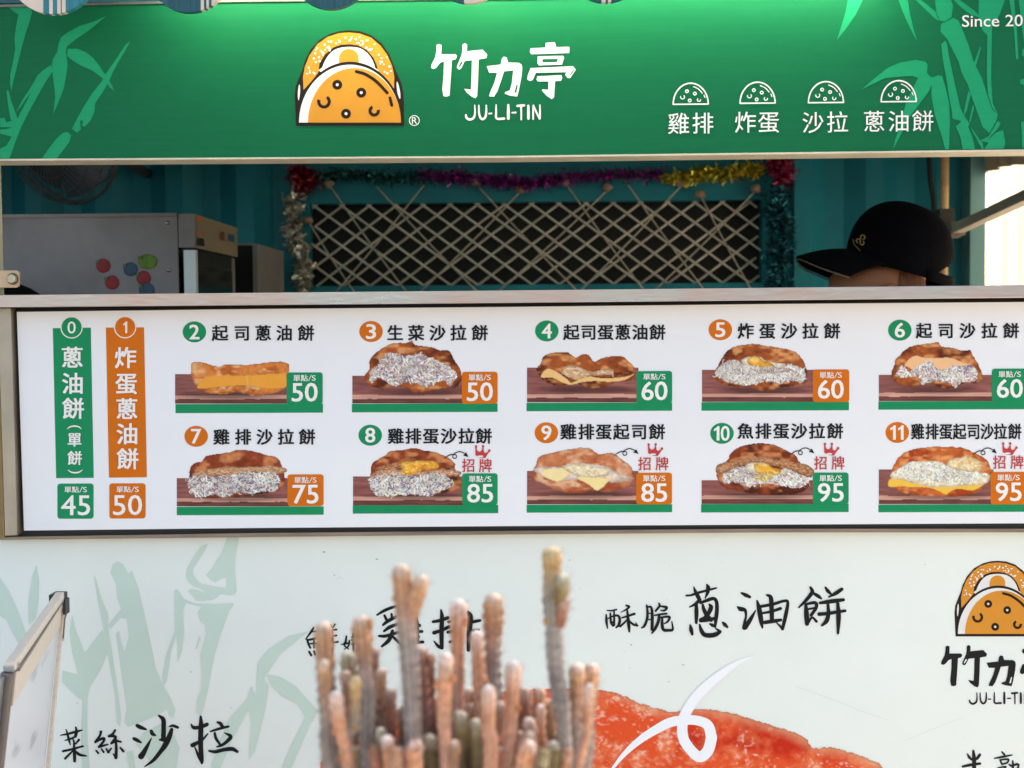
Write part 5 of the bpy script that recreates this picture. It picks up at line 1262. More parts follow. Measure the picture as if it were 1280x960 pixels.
V, Fc = [], []
for j in range(13):
    for i in range(ny_ + 1):
        u_ = i / ny_; yy = 2.15 + (YB - .10 - 2.15) * u_
        zlow = 1.80 + .012 * sin(u_ * 9) + .03 * u_
        zz = zlow + (2.33 - zlow) * j / 12
        V.append((XR - .004 + .010 * sin((u_ - .75) * 60 * (1.35 - .5 * j / 12)) + .003 * sin(u_ * 170), yy, zz))
for j in range(12):
    for i in range(ny_):
        a = j * (ny_ + 1) + i; Fc.append([a, a + 1, a + ny_ + 2, a + ny_ + 1])
va = mesh('curtain_valance', V, Fc, mat('beige_valance_cloth', (186, 166, 148), .85, nscale=6, namt=.12), cu, True)
def on_side(px, py, X):
    d = _f + (px - 640.0) / F_PX * RIGHT - (py - 480.0) / F_PX * UP
    return CAM + d * (X / d.x)
sa, sb = at(1190, 289, 2.95), at(1300, 238, 2.42)
st_ = empty('folding_strut', sa, 'grey diagonal strut slanting up across the bright curtain', 'strut')
dv = (sb - sa); L_ = dv.length; dvn = dv.normalized()
rot = dvn.to_track_quat('X', 'Z').to_matrix().to_4x4()
bm = bmesh.new(); add_box(bm, 0.02, L_, -.012, .012, -.010, .010, .002); bmesh.ops.transform(bm, matrix=Matrix.Translation(sa) @ rot, verts=bm.verts)
bm_obj('strut_bar', bm, mat('grey_strut_paint', (198, 188, 176), .5, nscale=12, namt=.12), st_)
bm = bmesh.new(); add_box(bm, -.012, .045, -.016, .016, -.014, .014, .002); bmesh.ops.transform(bm, matrix=Matrix.Translation(sa) @ rot, verts=bm.verts)
bm_obj('end_bracket', bm, DGALV, st_)
box('wall_plate', sa.x - .02, sa.x + .012, 2.97, YB - .10 + .0, sa.z - .012, sa.z + .05, PLASTK, st_)

# ================================================================= people
def head_mesh(bm, c, face, k=1.0, capped=False):
    """one head surface looking along `face` (unit xy), centre c: skull, brow, nose, chin and neck"""
    rings = [(-.165, .056, .058, .012), (-.13, .055, .058, .008), (-.105, .056, .066, -.004), (-.092, .062, .084, -.012), (-.075, .066, .092, -.014), (-.055, .070, .094, -.010), (-.035, .073, .095, -.006), (-.015, .075, .097, -.003), (.005, .077, .099, 0), (.03, .079, .102, 0), (.055, .077, .100, .002), (.08, .069, .090, .004), (.098, .054, .072, .005), (.112, .030, .042, .006), (.117, .008, .012, .006)]
    fx_ = Vector((face[0], face[1], 0)).normalized(); sx = Vector((-fx_.y, fx_.x, 0))
    N = 28; prev = None; first = None
    for z, hw, hd, off in rings:
        cur = []
        if capped and z > .02: q_ = min(1, (z - .02) / .04); hd *= 1 - .16 * q_; off += .016 * q_; hw *= 1 - .08 * q_; z = .02 + (z - .02) * .78
        for i in range(N):
            a = 2 * pi * i / N
            f_, s_ = cos(a) * hd - off, sin(a) * hw
            g = math.exp(-(a if a < pi else 2 * pi - a) ** 2 / .03)
            f_ += g * (.022 * math.exp(-((z + .03) / .018) ** 2) + .008 * math.exp(-((z + .062) / .007) ** 2) + .007 * math.exp(-((z + .075) / .006) ** 2) + .010 * math.exp(-((z + .098) / .012) ** 2))
            ge = math.exp(-((min(a, 2 * pi - a)) - .42) ** 2 / .02); f_ -= ge * .010 * math.exp(-((z + .005) / .010) ** 2)
            cur.append(bm.verts.new(c + fx_ * f_ * k + sx * s_ * k + Vector((0, 0, z * k))))
        if prev:
            for i in range(N): bm.faces.new((prev[i], prev[(i + 1) % N], cur[(i + 1) % N], cur[i]))
        else: first = cur
        prev = cur
    bm.faces.new(prev)
    # ears
    for s in (-1, 1):
        ec = c + sx * s * .078 * k + Vector((0, 0, -.028 * k)) - fx_ * .006
        ringp = None
        for q, (rr, out) in enumerate(((.6, -.008), (1.0, .002), (1.06, .012), (.92, .016), (.72, .010), (.3, .004))):
            cur = [bm.verts.new(ec + (fx_ * cos(t_a) * .019 - fx_ * .006 * (1 - sin(t_a))) * rr + Vector((0, 0, sin(t_a) * .032 * rr)) + sx * s * out) for t_a in [2 * pi * j / 16 for j in range(16)]]
            if ringp:
                for j in range(16): bm.faces.new((ringp[j], ringp[(j + 1) % 16], cur[(j + 1) % 16], cur[j]))
            ringp = cur
        bm.faces.new(ringp)

def person(name_label, c, face, group=None, k=1.0, capped=False):
    """c = head centre; body is one continuous skinned surface, clothing follows it"""
    p = empty('person', (c.x, c.y, ZF), name_label, 'person', group)
    fx_ = Vector((face[0], face[1], 0)).normalized(); sx = Vector((-fx_.y, fx_.x, 0))
    H = lambda f_, s_, z: c + fx_ * f_ + sx * s_ + Vector((0, 0, z))
    floor = ZF - c.z
    J = {'pel': (0, 0, -.70), 'sp': (0, 0, -.50), 'ch': (0, 0, -.33), 'nb': (-.01, 0, -.20), 'nt': (0, 0, -.10)}
    verts = [H(*J[k]) for k in ('pel', 'sp', 'ch', 'nb', 'nt')]
    rad = [(.135, .105), (.12, .10), (.15, .11), (.062, .062), (.056, .056)]
    edges = [(0, 1), (1, 2), (2, 3), (3, 4)]
    for s in (-1, 1):
        b = len(verts)
        verts += [H(0, s * .17, -.235), H(.02, s * .20, -.44), H(.20, s * .17, -.56), H(.27, s * .165, -.575)]
        rad += [(.058, .058), (.045, .045), (.034, .034), (.028, .022)]
        edges += [(2, b), (b, b + 1), (b + 1, b + 2), (b + 2, b + 3)]
        hb = b + 3
        for q, (ds, L_) in enumerate(((-.030, .066), (-.010, .078), (.010, .074), (.028, .060))):
            m0 = len(verts)
            verts += [H(.335, s * (.165 + ds), -.585), H(.335 + L_ * .55, s * (.165 + ds * 1.1), -.60), H(.335 + L_ * .8, s * (.165 + ds * 1.1), -.635)]
            rad += [(.011, .010), (.009, .009), (.007, .007)]
            edges += [(hb, m0), (m0, m0 + 1), (m0 + 1, m0 + 2)]
        m0 = len(verts)
        verts += [H(.29, s * .125, -.59), H(.33, s * .108, -.61)]; rad += [(.012, .012), (.008, .008)]; edges += [(hb, m0), (m0, m0 + 1)]
        l0 = len(verts)
        verts += [H(0, s * .09, -.78), H(.02, s * .10, -.70 + (floor + .70) * .52), H(-.01, s * .10, floor + .07), H(.13, s * .11, floor + .035)]
        rad += [(.085, .085), (.056, .056), (.040, .040), (.035, .03)]
        edges += [(0, l0), (l0, l0 + 1), (l0 + 1, l0 + 2), (l0 + 2, l0 + 3)]
    me = bpy.data.meshes.new('body'); me.from_pydata([tuple(v) for v in verts], edges, [])
    o = bpy.data.objects.new('body', me); COL.objects.link(o)
    md = o.modifiers.new('s', 'SKIN')
    for i, r in enumerate(rad): me.skin_vertices[0].data[i].radius = r
    me.skin_vertices[0].data[0].use_root = True
    sb_ = o.modifiers.new('u', 'SUBSURF'); sb_.levels = 1; sb_.render_levels = 1
    dg = bpy.context.evaluated_depsgraph_get(); me2 = bpy.data.meshes.new_from_object(o.evaluated_get(dg))
    bpy.data.objects.remove(o)
    bm = bmesh.new(); bm.from_mesh(me2); head_mesh(bm, c, face, k, capped)
    body = bm_obj('body', bm, SKIN, p, True)
    # shirt: the torso and upper sleeves pushed out a little
    bm = bmesh.new(); bm.from_mesh(me2); bm.normal_update()
    zt, zl = c.z - .175, c.z - .74
    kill = [v for v in bm.verts if v.co.z > zt or v.co.z < zl or (v.co - c).dot(fx_) > .16 + 0 * abs((v.co - c).dot(sx))]
    nrm = {v: v.normal.copy() for v in bm.verts}
    bmesh.ops.delete(bm, geom=kill, context='VERTS')
    for v in bm.verts: v.co += nrm.get(v, Vector()) * .010
    bm_obj('shirt', bm, CLOTH, p, True)
    bm = bmesh.new(); bm.from_mesh(me2); bm.normal_update(); nrm = {v: v.normal.copy() for v in bm.verts}
    kill = [v for v in bm.verts if v.co.z > c.z - .70 or v.co.z < ZF + .09 or (v.co - c).dot(fx_) > .16]
    bmesh.ops.delete(bm, geom=kill, context='VERTS')
    for v in bm.verts: v.co += nrm.get(v, Vector()) * .008
    bm_obj('trousers', bm, PLASTK, p, True)
    return p, body, fx_, sx

# the worker in the cap, in profile, looking left
YP = 2.47
hc = at(1109, 360, YP); hc = Vector((hc.x, YP + .08, hc.z))
pc, body, fx_, sx = person('person in a black baseball cap seen in profile behind the counter rail', hc, (-1, 0.0), None, .89, True)
# cap: built in head space (f forward = -x, z up), tipped back
S = YP / F_PX
def capP(px, py, y): return at(px, py, y)
cc = at(1125, 322, YP + .07); RXc = 66 * S; RZc = 66 * S; RYc = .084
tiltm = Matrix.Translation(cc) @ Matrix.Rotation(radians(16), 4, 'Y')
def dome(u, v, grow=1.0):
    """u 0..1 round (0 = front), v 0 rim .. 1 top"""
    a = 2 * pi * u
    x = -cos(a); y = sin(a)
    e = v * pi / 2
    r = cos(e) ** .82
    zz = sin(e) ** .92
    fr = 1.0 if x < 0 else 1.0
    return Vector((x * r * RXc * grow * (1.02 if x < 0 else .98) - (zz * .006), y * r * RYc * grow, zz * RZc * grow * 1.03))
V, Fc = [], []
NU, NV, NK = 120, 24, 8
SKD = 22 * S
for j in range(NV + NK + 1):
    for i in range(NU):
        u = i / NU
        if j < NK:
            p = dome(u, 0, 1.0 - .015 * (NK - j) / NK); p.z -= SKD * (NK - j) / NK
        else: p = dome(u, (j - NK) / NV)
        p *= 1 + .012 * abs(sin(3 * 2 * pi * u / 2)) * (1 if j >= NK else .5) - .008     # six sewn panels
        V.append(tiltm @ p)
for j in range(NV + NK):
    for i in range(NU):
        u = (i + .5) / NU
        if abs(u - .5) < .15 and 1 <= j < NK + 3 and (abs(u - .5) / .15) ** 2 + ((j - 1) / (NK + 1.5)) ** 2 < 1.0: continue   # arch opening at the back
        a, b2 = j * NU + i, j * NU + (i + 1) % NU
        Fc.append([a, b2, b2 + NU, a + NU])
cap = empty('baseball_cap', cc, 'black baseball cap with a small gold emblem and an arched opening at the back', 'cap')
o = mesh('crown', V, Fc, CAPM, cap, True)
so_ = o.modifiers.new('t', 'SOLIDIFY'); so_.thickness = .002
# brim
V, Fc = [], []
NB, NS = 14, 12
tip = tiltm.inverted() @ at(998, 321, YP + .07); 
for j in range(NS + 1):
    s_ = j / NS * 2 - 1
    yy = s_ * RYc * .92
    x0 = -math.sqrt(max(0, 1 - (yy / RYc) ** 2)) * RXc * 1.0
    x1 = -(RXc + (abs(tip.x) - RXc) * (1 - abs(s_) ** 2.6) ** .5)
    for i in range(NB + 1):
        t_a = i / NB; x = x0 + (x1 - x0) * t_a
        z0_ = -8 * S; zc_ = z0_ + (tip.z - z0_) * t_a - .015 * s_ * s_ + .005 * sin(pi * t_a)
        V.append(tiltm @ Vector((x, yy, zc_ - .002)))
for j in range(NS):
    for i in range(NB):
        a = j * (NB + 1) + i; Fc.append([a, a + 1, a + NB + 2, a + NB + 1])
o = mesh('brim', V, Fc, CAPM, cap, True)
so_ = o.modifiers.new('t', 'SOLIDIFY'); so_.thickness = .004
edge = [V[j * (NB + 1) + NB] - Vector((0, 0, .003)) for j in range(NS + 1)]
tube('brim_piping', edge, .0016, mat('grey_piping', (120, 108, 100), .7, nscale=60, namt=.1), cap, 6)
# strap across the back
ps = []
for k in range(15):
    a = pi + (k / 14 - .5) * 2.4
    ps.append(tiltm @ Vector((-cos(a) * RXc * (1.0 + .06 * cos((k / 14 - .5) * pi)), sin(a) * RYc * .99, -SKD + .006 + .003 * cos((k / 14 - .5) * pi))))
V, Fc = [], []
for p in ps: V += [p + Vector((0, 0, -.009)), p + Vector((.001, 0, .009))]
for k in range(14): Fc.append([2 * k, 2 * k + 2, 2 * k + 3, 2 * k + 1])
o = mesh('strap', V, Fc, CAPM, cap, True); so_ = o.modifiers.new('t', 'SOLIDIFY'); so_.thickness = .005
bm = bmesh.new(); bmesh.ops.create_icosphere(bm, subdivisions=2, radius=.006)
for v in bm.verts: v.co = tiltm @ (Vector((v.co.x, v.co.y, v.co.z * .5)) + Vector((-.006, 0, RZc * 1.03)))
bm_obj('button', bm, CAPM, cap, True)
# embroidered gold emblem on the side of the crown
V, Fc = [], []
def emb(pts, w_):
    def proj(px, py):
        q = at(px, py, YP); d = (q - CAM).normalized(); best = None
        inv = tiltm.inverted(); o_ = inv @ q; dd = (inv.to_3x3() @ d)
        A = (dd.x / RXc) ** 2 + (dd.y / RYc) ** 2 + (dd.z / (RZc * 1.03)) ** 2
        B = 2 * (o_.x * dd.x / RXc ** 2 + o_.y * dd.y / RYc ** 2 + o_.z * dd.z / (RZc * 1.03) ** 2)
        C_ = (o_.x / RXc) ** 2 + (o_.y / RYc) ** 2 + (o_.z / (RZc * 1.03)) ** 2 - 1.10
        D = B * B - 4 * A * C_
        t_ = (-B - math.sqrt(max(D, 0))) / (2 * A)
        return tiltm @ (o_ + dd * t_)
    P = [proj(*p) for p in pts]
    v, f = tube_data(P, [w_] * len(P), 6); n0 = len(V); V.extend(v); Fc.extend([[a + n0 for a in q] for q in f])
def circ(cx, cy, r, a0=0, a1=2 * pi): return [(cx + r * cos(a0 + (a1 - a0) * k / 12), cy + r * sin(a0 + (a1 - a0) * k / 12)) for k in range(13)]
emb(circ(1078.5, 296.5, 2.7, pi * .8, pi * 2.5), .0011); emb(circ(1073, 301, 2.5, pi * .6, pi * 2.2), .0011); emb(circ(1077.5, 303.5, 2.4, -pi * .3, pi * 1.1), .0011)
emb([(1067, 304.5), (1071, 309), (1075, 313.5)], .0007); emb([(1066, 299), (1067.5, 305)], .0007)
mesh('gold_emblem', V, Fc, GOLDT, cap, True)
# short dark hair under the cap
bm = bmesh.new(); bmesh.ops.create_uvsphere(bm, u_segments=28, v_segments=16, radius=1)
for v in bm.verts: v.co = hc + Vector((v.co.x * .083 + .007, v.co.y * .0712, v.co.z * .092 + .004))
bmesh.ops.delete(bm, geom=[v for v in bm.verts if v.co.z > hc.z + .055 or v.co.z < hc.z - .075 or v.co.x < hc.x + .010], context='VERTS')
bm_obj('hair', bm, mat('cropped_brown_hair', (112, 70, 50), .9, nscale=120, namt=.4), pc, True)

# second person, only the crown of black hair shows at the far left
h2 = at(8, 368, 2.30); h2 = Vector((h2.x, 2.30, h2.z - .108))
p2, b2_, f2_, s2_ = person('person with black hair whose crown just shows over the rail at far left', h2, (1.0, 0.25))
bm = bmesh.new(); bmesh.ops.create_uvsphere(bm, u_segments=36, v_segments=22, radius=1)
R_ = random.Random(5)
for v in bm.verts: v.co = h2 + Vector((v.co.x * (.108 + R_.uniform(0, .004)) - .008, v.co.y * (.092 + R_.uniform(0, .004)), v.co.z * .124 + .006))
bmesh.ops.delete(bm, geom=[v for v in bm.verts if v.co.z < h2.z - .05 or (v.co.x > h2.x + .07 and v.co.z < h2.z + .05)], context='VERTS')
bm_obj('hair', bm, HAIR, p2, True)

# ================================================================= leaning framed sign stand, bottom left
YA, YN = 1.93, 1.535
A_ = lambda px, py: at(px, py, YA)
fs = empty('frame_stand', (at(40, 900, 1.7).x, 1.72, 0), 'steel-framed white board standing side-on against the panel at the lower left', 'sign stand')
T_far = A_(77, 752); B_far = A_(57.5, 960); T_near = at(20, 834, YN); B_near = at(7, 960, YN)
T_near.z = T_far.z; 
def down(a, b, z): k = (z - a.z) / (b.z - a.z); return a + (b - a) * k
zg = .001
F0, N0 = down(T_far, B_far, zg), down(T_near, B_near, zg)
def bar(name, a, b, w_, d_, m, parent, off=Vector((0, 0, 0)), bev=.0015):
    dv = b - a; L_ = dv.length; X = dv.normalized(); Yv = Vector((0, 1, 0)) if abs(X.y) < .8 else Vector((1, 0, 0))
    Zv = X.cross(Yv).normalized(); Yv = Zv.cross(X).normalized()
    Mx = Matrix((X, Yv, Zv)).transposed().to_4x4(); Mx.translation = a + off
    bm = bmesh.new(); add_box(bm, 0, L_, -w_ / 2, w_ / 2, -d_ / 2, d_ / 2, bev); bmesh.ops.transform(bm, matrix=Mx, verts=bm.verts)
    return bm_obj(name, bm, m, parent)
inn = Vector((-.004, 0, 0))
dz = Vector((0, 0, 1))
# flat board between the posts
ey = Vector((0, .008, 0))
q = [T_near + inn - dz * .004, T_far + inn + ey - dz * .004, F0 + inn + ey + dz * .05, N0 + inn + dz * .05]
bm = bmesh.new(); vv = [bm.verts.new(p) for p in q] ; bm.faces.new(vv)
r_ = bmesh.ops.extrude_face_region(bm, geom=list(bm.faces)); bmesh.ops.translate(bm, verts=[g for g in r_['geom'] if isinstance(g, bmesh.types.BMVert)], vec=(-.006, 0, 0))
BP = mat('white_board_grey_print', (222, 224, 234), .35, nscale=5.5, second=(222, 224, 234))
t = BP.node_tree
tc = t.nodes.new('ShaderNodeTexCoord'); mp = t.nodes.new('ShaderNodeMapping'); mp.inputs['Scale'].default_value = (1, 2.2, 9); t.links.new(tc.outputs['Object'], mp.inputs[0])
nz = t.nodes.new('ShaderNodeTexNoise'); nz.inputs['Scale'].default_value = 3.0; nz.inputs['Detail'].default_value = 3; t.links.new(mp.outputs[0], nz.inputs[0])
cr = t.nodes.new('ShaderNodeValToRGB'); cr.color_ramp.elements[0].position = .60; cr.color_ramp.elements[0].color = lin((222, 224, 234)) + (1,); cr.color_ramp.elements[1].position = .74; cr.color_ramp.elements[1].color = lin((168, 172, 184)) + (1,)
t.links.new(nz.outputs[0], cr.inputs[0]); t.links.new(cr.outputs[0], t.nodes['Principled BSDF'].inputs['Base Color'])
bm_obj('board', bm, BP, fs)
# cream top rail with its groove, and the broad cream margin under it
bar('top_rail', T_near + Vector((0, -.012, 0)), T_far + Vector((0, 0, 0)), .012, .010, CREAMR, fs, Vector((-.002, 0, .009)))
bar('rail_groove', T_near, T_far, .004, .004, DGALV, fs, Vector((.002, 0, .0025)), .0005)
m0 = [T_near + Vector((.0002, 0, 0)), T_far + ey + Vector((.0002, 0, 0)), T_far + ey + (F0 - T_far).normalized() * .036 + Vector((.0002, 0, 0)), T_near + (N0 - T_near).normalized() * .040 + Vector((.0002, 0, 0))]
bm = bmesh.new(); vv = [bm.verts.new(p) for p in m0]; bm.faces.new(vv)
r_ = bmesh.ops.extrude_face_region(bm, geom=list(bm.faces)); bmesh.ops.translate(bm, verts=[g for g in r_['geom'] if isinstance(g, bmesh.types.BMVert)], vec=(-.0035, 0, 0))
bm_obj('margin', bm, CREAMR, fs)
bar('far_post', T_far + Vector((.001, .003, -.012)), F0 + Vector((.001, .003, 0)), .006, .006, CREAMR, fs)
bar('near_post', T_near + Vector((-.006, -.010, .002)), N0 + Vector((-.006, -.010, 0)), .011, .013, DGALV, fs)
bar('near_post_shell', T_near + Vector((-.013, -.022, .000)), N0 + Vector((-.013, -.022, 0)), .010, .014, GALV, fs)
bm = bmesh.new(); add_box(bm, T_near.x - .010, T_near.x + .002, T_near.y - .013, T_near.y + .006, T_near.z + .003, T_near.z + .010, .001)
bm_obj('post_clip', bm, GALV, fs)
bm = bmesh.new(); add_box(bm, T_far.x - .013, T_far.x + .005, T_far.y - .016, T_far.y + .012, T_far.z + .001, T_far.z + .013, .0015)
add_box(bm, T_far.x + .0035, T_far.x + .0075, T_far.y - .006, T_far.y + .012, T_far.z - .018, T_far.z + .004, .0008)
bm_obj('corner_cap', bm, PLASTK, fs)
tube('latch_wire', [tuple(T_far + Vector(v)) for v in ((.008, -.004, -.016), (.006, -.006, -.024), (.0045, -.006, -.040), (.003, -.006, -.052))], .0013, DGALV, fs, 6)
bm = bmesh.new(); bmesh.ops.create_icosphere(bm, subdivisions=2, radius=.0022, matrix=Matrix.Translation(T_far + Vector((.003, -.006, -.054)))); bm_obj('latch_bead', bm, CREAMT, fs, True)

# ================================================================= the cactus
CM = bpy.data.materials.new('cactus_skin'); CM.use_nodes = True
t = CM.node_tree; b = t.nodes['Principled BSDF']; b.inputs['Roughness'].default_value = .62
a = t.nodes.new('ShaderNodeAttribute'); a.attribute_name = 'Col'
tc = t.nodes.new('ShaderNodeTexCoord'); nz = t.nodes.new('ShaderNodeTexNoise'); nz.inputs['Scale'].default_value = 60; nz.inputs['Detail'].default_value = 6; nz.inputs['Roughness'].default_value = .7
t.links.new(tc.outputs['Object'], nz.inputs[0])
mr = t.nodes.new('ShaderNodeMapRange'); mr.inputs['To Min'].default_value = .25; mr.inputs['To Max'].default_value = 1.6; t.links.new(nz.outputs[0], mr.inputs[0])
vm = t.nodes.new('ShaderNodeVectorMath'); vm.operation = 'SCALE'; t.links.new(a.outputs[0], vm.inputs[0]); t.links.new(mr.outputs[0], vm.inputs['Scale'])
t.links.new(vm.outputs[0], b.inputs['Base Color'])
bp = t.nodes.new('ShaderNodeBump'); bp.inputs['Strength'].default_value = .5; bp.inputs['Distance'].default_value = .002; t.links.new(nz.outputs[0], bp.inputs['Height']); t.links.new(bp.outputs[0], b.inputs['Normal'])
SPM = mat('pale_spines', (150, 128, 116), .6, nscale=30, namt=.2)
YCAC = 1.02
ctop = at(575, 1010, YCAC)
cactus = empty('cactus', (ctop.x, YCAC, 1.0), 'clump of tall slender finger-like cactus stems with orange-tan tips growing from a pot', 'cactus')
PAL = {'t': [(240, 212, 186), (206, 144, 92), (192, 134, 98), (176, 144, 128), (158, 140, 130)],
       'o': [(250, 236, 222), (224, 146, 98), (214, 148, 114), (194, 150, 128), (170, 144, 130)],
       'r': [(230, 198, 178), (170, 106, 78), (160, 96, 78), (160, 112, 100), (148, 122, 112)],
       'g': [(222, 214, 190), (146, 122, 66), (124, 104, 62), (112, 98, 72), (108, 98, 88)],
       'b': [(230, 204, 150), (206, 156, 84), (176, 146, 110), (162, 148, 138), (156, 142, 132)]}
# tip x, tip y, width, foot x, depth, palette, buds [(along px, side, size)]
stems = [(404, 777, 23, 418, 1.05, 't', []), (405, 824, 15, 412, 1.02, 't', []), (419, 864, 17, 436, .99, 'o', []), (434, 813, 17, 438, 1.09, 'g', []), (431, 838, 15, 444, 1.05, 'r', []), (444.5, 845, 16, 434, 1.0, 'b', []),
         (451, 769, 21, 462, 1.04, 't', [(17, 10, 11)]), (468.5, 809, 11, 470, 1.10, 'r', []), (476, 835, 14, 482, 1.09, 't', []), (488, 860, 16, 490, 1.07, 'r', [(30, -8, 8)]),
         (500.5, 705, 24, 519, 1.01, 't', []), (526, 808, 15, 532, 1.09, 'r', [(22, 8, 9)]), (537, 815, 13, 538, 1.10, 'r', []), (558, 816, 19, 557, 1.0, 'o', [(46, -8, 9), (38, 11, 9)]),
         (573.5, 749, 19, 572, 1.07, 'o', []), (595.5, 788, 16, 600, 1.06, 'o', []), (617, 741, 23, 610, 1.09, 't', [(50, 9, 7)]), (611, 856, 16, 613, .99, 'o', []), (642.5, 826, 20, 632, 1.02, 'o', []),
         (656, 859, 14, 654, 1.09, 'r', []), (674.5, 859, 14, 676, 1.10, 't', []), (689.5, 683, 24, 703, 1.03, 'b', [(100, -9, 9), (101, 11, 7)]), (722, 829, 20, 716, 1.04, 't', []), (741, 829, 19, 729, 1.06, 't', []), (737, 854, 12, 724, 1.0, 'o', []),
         (575.5, 889, 15, 577, 1.03, 'g', []), (594, 898, 15, 596, 1.02, 'g', []), (663, 914, 13, 664, 1.02, 't', []), (661, 925, 19, 654, .97, 'o', []), (692, 926, 14, 690, 1.0, 'g', []), (678, 955, 13, 678, .97, 'g', []),
         (476, 909, 13, 478, 1.03, 'g', []), (483.5, 919, 17, 487, .98, 'o', []), (519.5, 924, 18, 518, .97, 'o', []), (500, 934, 11, 502, 1.0, 'r', []), (463.5, 938, 14, 470, .98, 'r', []), (536.5, 918, 16, 538, 1.02, 'g', []), (497, 956, 10, 498, .96, 't', []), (650.5, 913, 10, 648, 1.04, 'r', []),
         (424, 900, 14, 428, 1.10, 'r', []), (455, 880, 18, 456, 1.10, 'r', []), (508, 880, 18, 506, 1.11, 'g', []), (545, 870, 17, 546, 1.11, 'r', []), (588, 860, 16, 586, 1.11, 't', []), (625, 880, 18, 622, 1.11, 'r', []), (640, 890, 16, 640, 1.10, 'g', []), (684, 890, 18, 684, 1.11, 't', []), (600, 880, 16, 602, 1.12, 'r', []), (710, 880, 16, 706, 1.11, 'g', []), (532, 870, 14, 530, 1.12, 'r', []), (567, 925, 14, 567, 1.0, 't', []), (624, 935, 14, 624, 1.0, 'r', []), (706, 940, 12, 706, 1.0, 'o', [])]
ZS = at(560, 960, 1.0).z - .16      # soil level
sp_v, sp_f = [], []
def stem(px, py, wd, fx0, Y, pal, buds, sd, foot=None, short=None):
    R_ = random.Random(sd); cols = [np.array(lin(c)) for c in PAL[pal]]
    tip = at(px, py, Y); k = Y / F_PX; r0 = wd / 2 * k * 1.0
    if foot is None:
        g = at(fx0, 960, Y); yb_ = 1.03 + (Y - 1.03) * .45
        pts = [tip, tip.lerp(g, .5) + Vector((R_.uniform(-.002, .002), 0, 0)), g, Vector((CACX + (g.x - CACX) * .62, yb_, ZS - .02))]
    else: pts = [tip, tip.lerp(foot, .45) + Vector((R_.uniform(-.001, .001), 0, 0)), foot]
    dense = catmull([tuple(p) for p in pts], 40)
    D = [Vector(p) for p in dense]
    L = [0]
    for i in range(1, len(D)): L.append(L[-1] + (D[i] - D[i - 1]).length)
    tot = L[-1]
    # resample with a rounded tip
    ss = [r0 * x for x in (0, .06, .2, .45, .8, 1.2)]; step = .0024; s = ss[-1] + step
    while s < tot: ss.append(s); s += step
    V, Fc, C = [], [], []
    N = 20; ribs = R_.choice((7, 8, 9)); ph = R_.uniform(0, 6)
    def pos(s):
        j = 0
        lo, hi = 0, len(L) - 1
        while hi - lo > 1:
            mid = (lo + hi) // 2
            if L[mid] <= s: lo = mid
            else: hi = mid
        return D[lo].lerp(D[hi], (s - L[lo]) / max(1e-9, L[hi] - L[lo]))
    jt = [R_.uniform(-.20, .16) for _ in range(60)]
    for i, s in enumerate(ss):
        p = pos(s); d = (pos(min(tot, s + .003)) - pos(max(0, s - .003))).normalized()
        ax = d.cross(Vector((0, 1, 0))).normalized(); ay = d.cross(ax)
        x = s / r0
        rr = r0 * (math.sqrt(max(0, 1 - (1 - min(1, x / 1.1)) ** 2)) if x < 1.1 else 1.0)
        q = s / .02; ji = int(q); rr *= 1 + (jt[ji % 60] * (1 - (q - ji)) + jt[(ji + 1) % 60] * (q - ji)) * min(1, x / 2)
        rr *= 1 - .16 * min(1, s / .16)
        rr = max(rr, .0002)
        tt = s / .24 * 4.6
        if x < .5: tt = x * 1.0
        else: tt = .5 + min(3.5, (s - .5 * r0) / {'t': .017, 'b': .016, 'o': .040, 'r': .026, 'g': .03}[pal])
        k0 = min(3, int(tt)); col = cols[k0] * (1 - (tt - k0)) + cols[min(4, k0 + 1)] * (tt - k0)
        for a_ in range(N):
            t_ = 2 * pi * a_ / N
            m_ = 1 + .14 * cos(ribs * t_ + ph) * min(1, x) + .15 * sin(s / .0086 * 2 * pi + (a_ % 2) * pi)
            V.append(p + (ax * cos(t_) + ay * sin(t_)) * rr * m_)
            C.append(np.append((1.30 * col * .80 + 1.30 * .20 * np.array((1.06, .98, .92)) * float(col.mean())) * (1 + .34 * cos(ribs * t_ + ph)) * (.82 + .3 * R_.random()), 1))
        if i > 2 and rr > .002:
            for _ in range(9):
                t_ = (2 * pi * R_.randrange(ribs) - ph) / ribs
                dr = (ax * cos(t_) + ay * sin(t_)); q0 = p + dr * rr
                dd = (dr + Vector((R_.uniform(-.5, .5), R_.uniform(-.5, .5), R_.uniform(-.2, .9)))).normalized()
                n0 = len(sp_v); e = dd.cross(Vector((R_.random(), R_.random(), R_.random()))).normalized() * .00016
                sp_v.extend([q0 - e, q0 + e, q0 + dd * R_.uniform(.003, .0092)]); sp_f.append([n0, n0 + 1, n0 + 2])
    for i in range(len(ss) - 1):
        for a_ in range(N):
            Fc.append([i * N + a_, (i + 1) * N + a_, (i + 1) * N + (a_ + 1) % N, i * N + (a_ + 1) % N])
    Fc.append(list(range(N)))
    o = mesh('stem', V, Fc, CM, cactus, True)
    ca = o.data.color_attributes.new('Col', 'FLOAT_COLOR', 'POINT'); ca.data.foreach_set('color', np.array(C, dtype=np.float32).ravel())
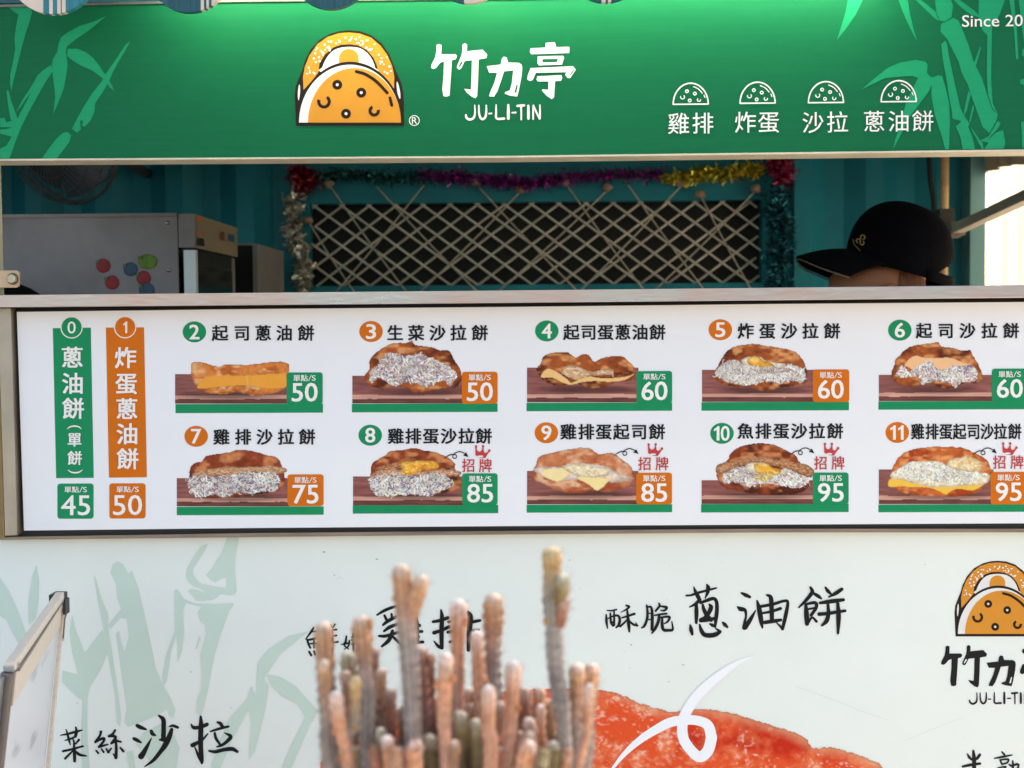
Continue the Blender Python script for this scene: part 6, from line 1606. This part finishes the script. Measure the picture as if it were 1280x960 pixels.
    for (al, sx_, sz_) in buds:
        base = pos(al * k); bt = base + Vector((sx_ * k, -.003, .35 * sz_ * k + .002))
        bm = bmesh.new(); bmesh.ops.create_icosphere(bm, subdivisions=2, radius=1)
        for v in bm.verts: v.co = bt + Vector((v.co.x * sz_ * .48 * k, v.co.y * sz_ * .48 * k, v.co.z * sz_ * .62 * k))
        bo_ = bm_obj('bud', bm, CM, o, True)
        cc_ = cols[1] * .95; ca = bo_.data.color_attributes.new('Col', 'FLOAT_COLOR', 'POINT')
        ca.data.foreach_set('color', np.tile(np.append(cc_, 1), (len(bo_.data.vertices), 1)).astype(np.float32).ravel())
    return o
CACX = at(565, 960, 1.03).x
R9 = random.Random(77)
for k in range(40):
    fx9 = R9.uniform(400, 728); ty = R9.uniform(872, 948)
    stems.append((fx9 + R9.uniform(-4, 4), ty, R9.uniform(11, 18), fx9, R9.uniform(1.04, 1.13), R9.choice('trrotb'), []))
for i, q in enumerate(stems):
    if q[2] > 15 and not q[6]:
        for k in range(R9.choice((0, 1, 2))): q[6].append((R9.uniform(30, 110), R9.choice((-1, 1)) * q[2] * .48, R9.uniform(6, 9)))
for i, sdt in enumerate(stems): stem(*sdt, 100 + i)
# side branches of the two tallest stems
stem(529.5, 719, 17, 0, 1.0, 't', [], 301, foot=at(511, 778, 1.01))
stem(704.5, 718, 16, 0, 1.01, 'g', [], 302, foot=at(696, 760, 1.03))
stem(708, 746, 13, 0, 1.02, 'r', [], 303, foot=at(699, 785, 1.03))
spn = mesh('spines', sp_v, sp_f, SPM, cactus); spn['kind'] = 'stuff'
# pot and stand
def lathe(bm, prof, c, n=48):
    prev = None
    for r, z in prof:
        cur = [bm.verts.new(Vector((c.x + r * cos(2 * pi * i / n), c.y + r * sin(2 * pi * i / n), z))) for i in range(n)]
        if prev:
            for i in range(n): bm.faces.new((prev[i], prev[(i + 1) % n], cur[(i + 1) % n], cur[i]))
        else: bm.faces.new(cur[::-1])
        prev = cur
    bm.faces.new(prev)
pc_ = Vector((CACX, 1.03, 0)); zp = ZS - .15
pot = empty('plant_pot', (CACX, 1.03, zp), 'round terracotta pot of gritty soil that holds the cactus', 'pot')
bm = bmesh.new(); lathe(bm, [(.078, zp), (.085, zp + .01), (.112, zp + .135), (.124, zp + .137), (.126, zp + .165), (.116, zp + .165), (.110, ZS)], pc_); bm_obj('pot_wall', bm, TERRA, pot, True)
bm = bmesh.new(); lathe(bm, [(.1085, ZS - .004), (.1085, ZS + .003), (.04, ZS + .008)], pc_, 40); bm_obj('soil', bm, SOIL, pot, True)
stand = empty('plant_stand', (CACX, 1.03, 0), 'small square wooden stand under the cactus pot', 'stand')
box('stand_top', CACX - .15, CACX + .15, .88, 1.18, zp - .025, zp - .0005, WOODM, stand, .003)
for dx in (-.125, .125):
    for dy in (-.125, .125): box('leg', CACX + dx - .015, CACX + dx + .015, 1.03 + dy - .015, 1.03 + dy + .015, 0, zp - .025, WOODM, stand, .002)
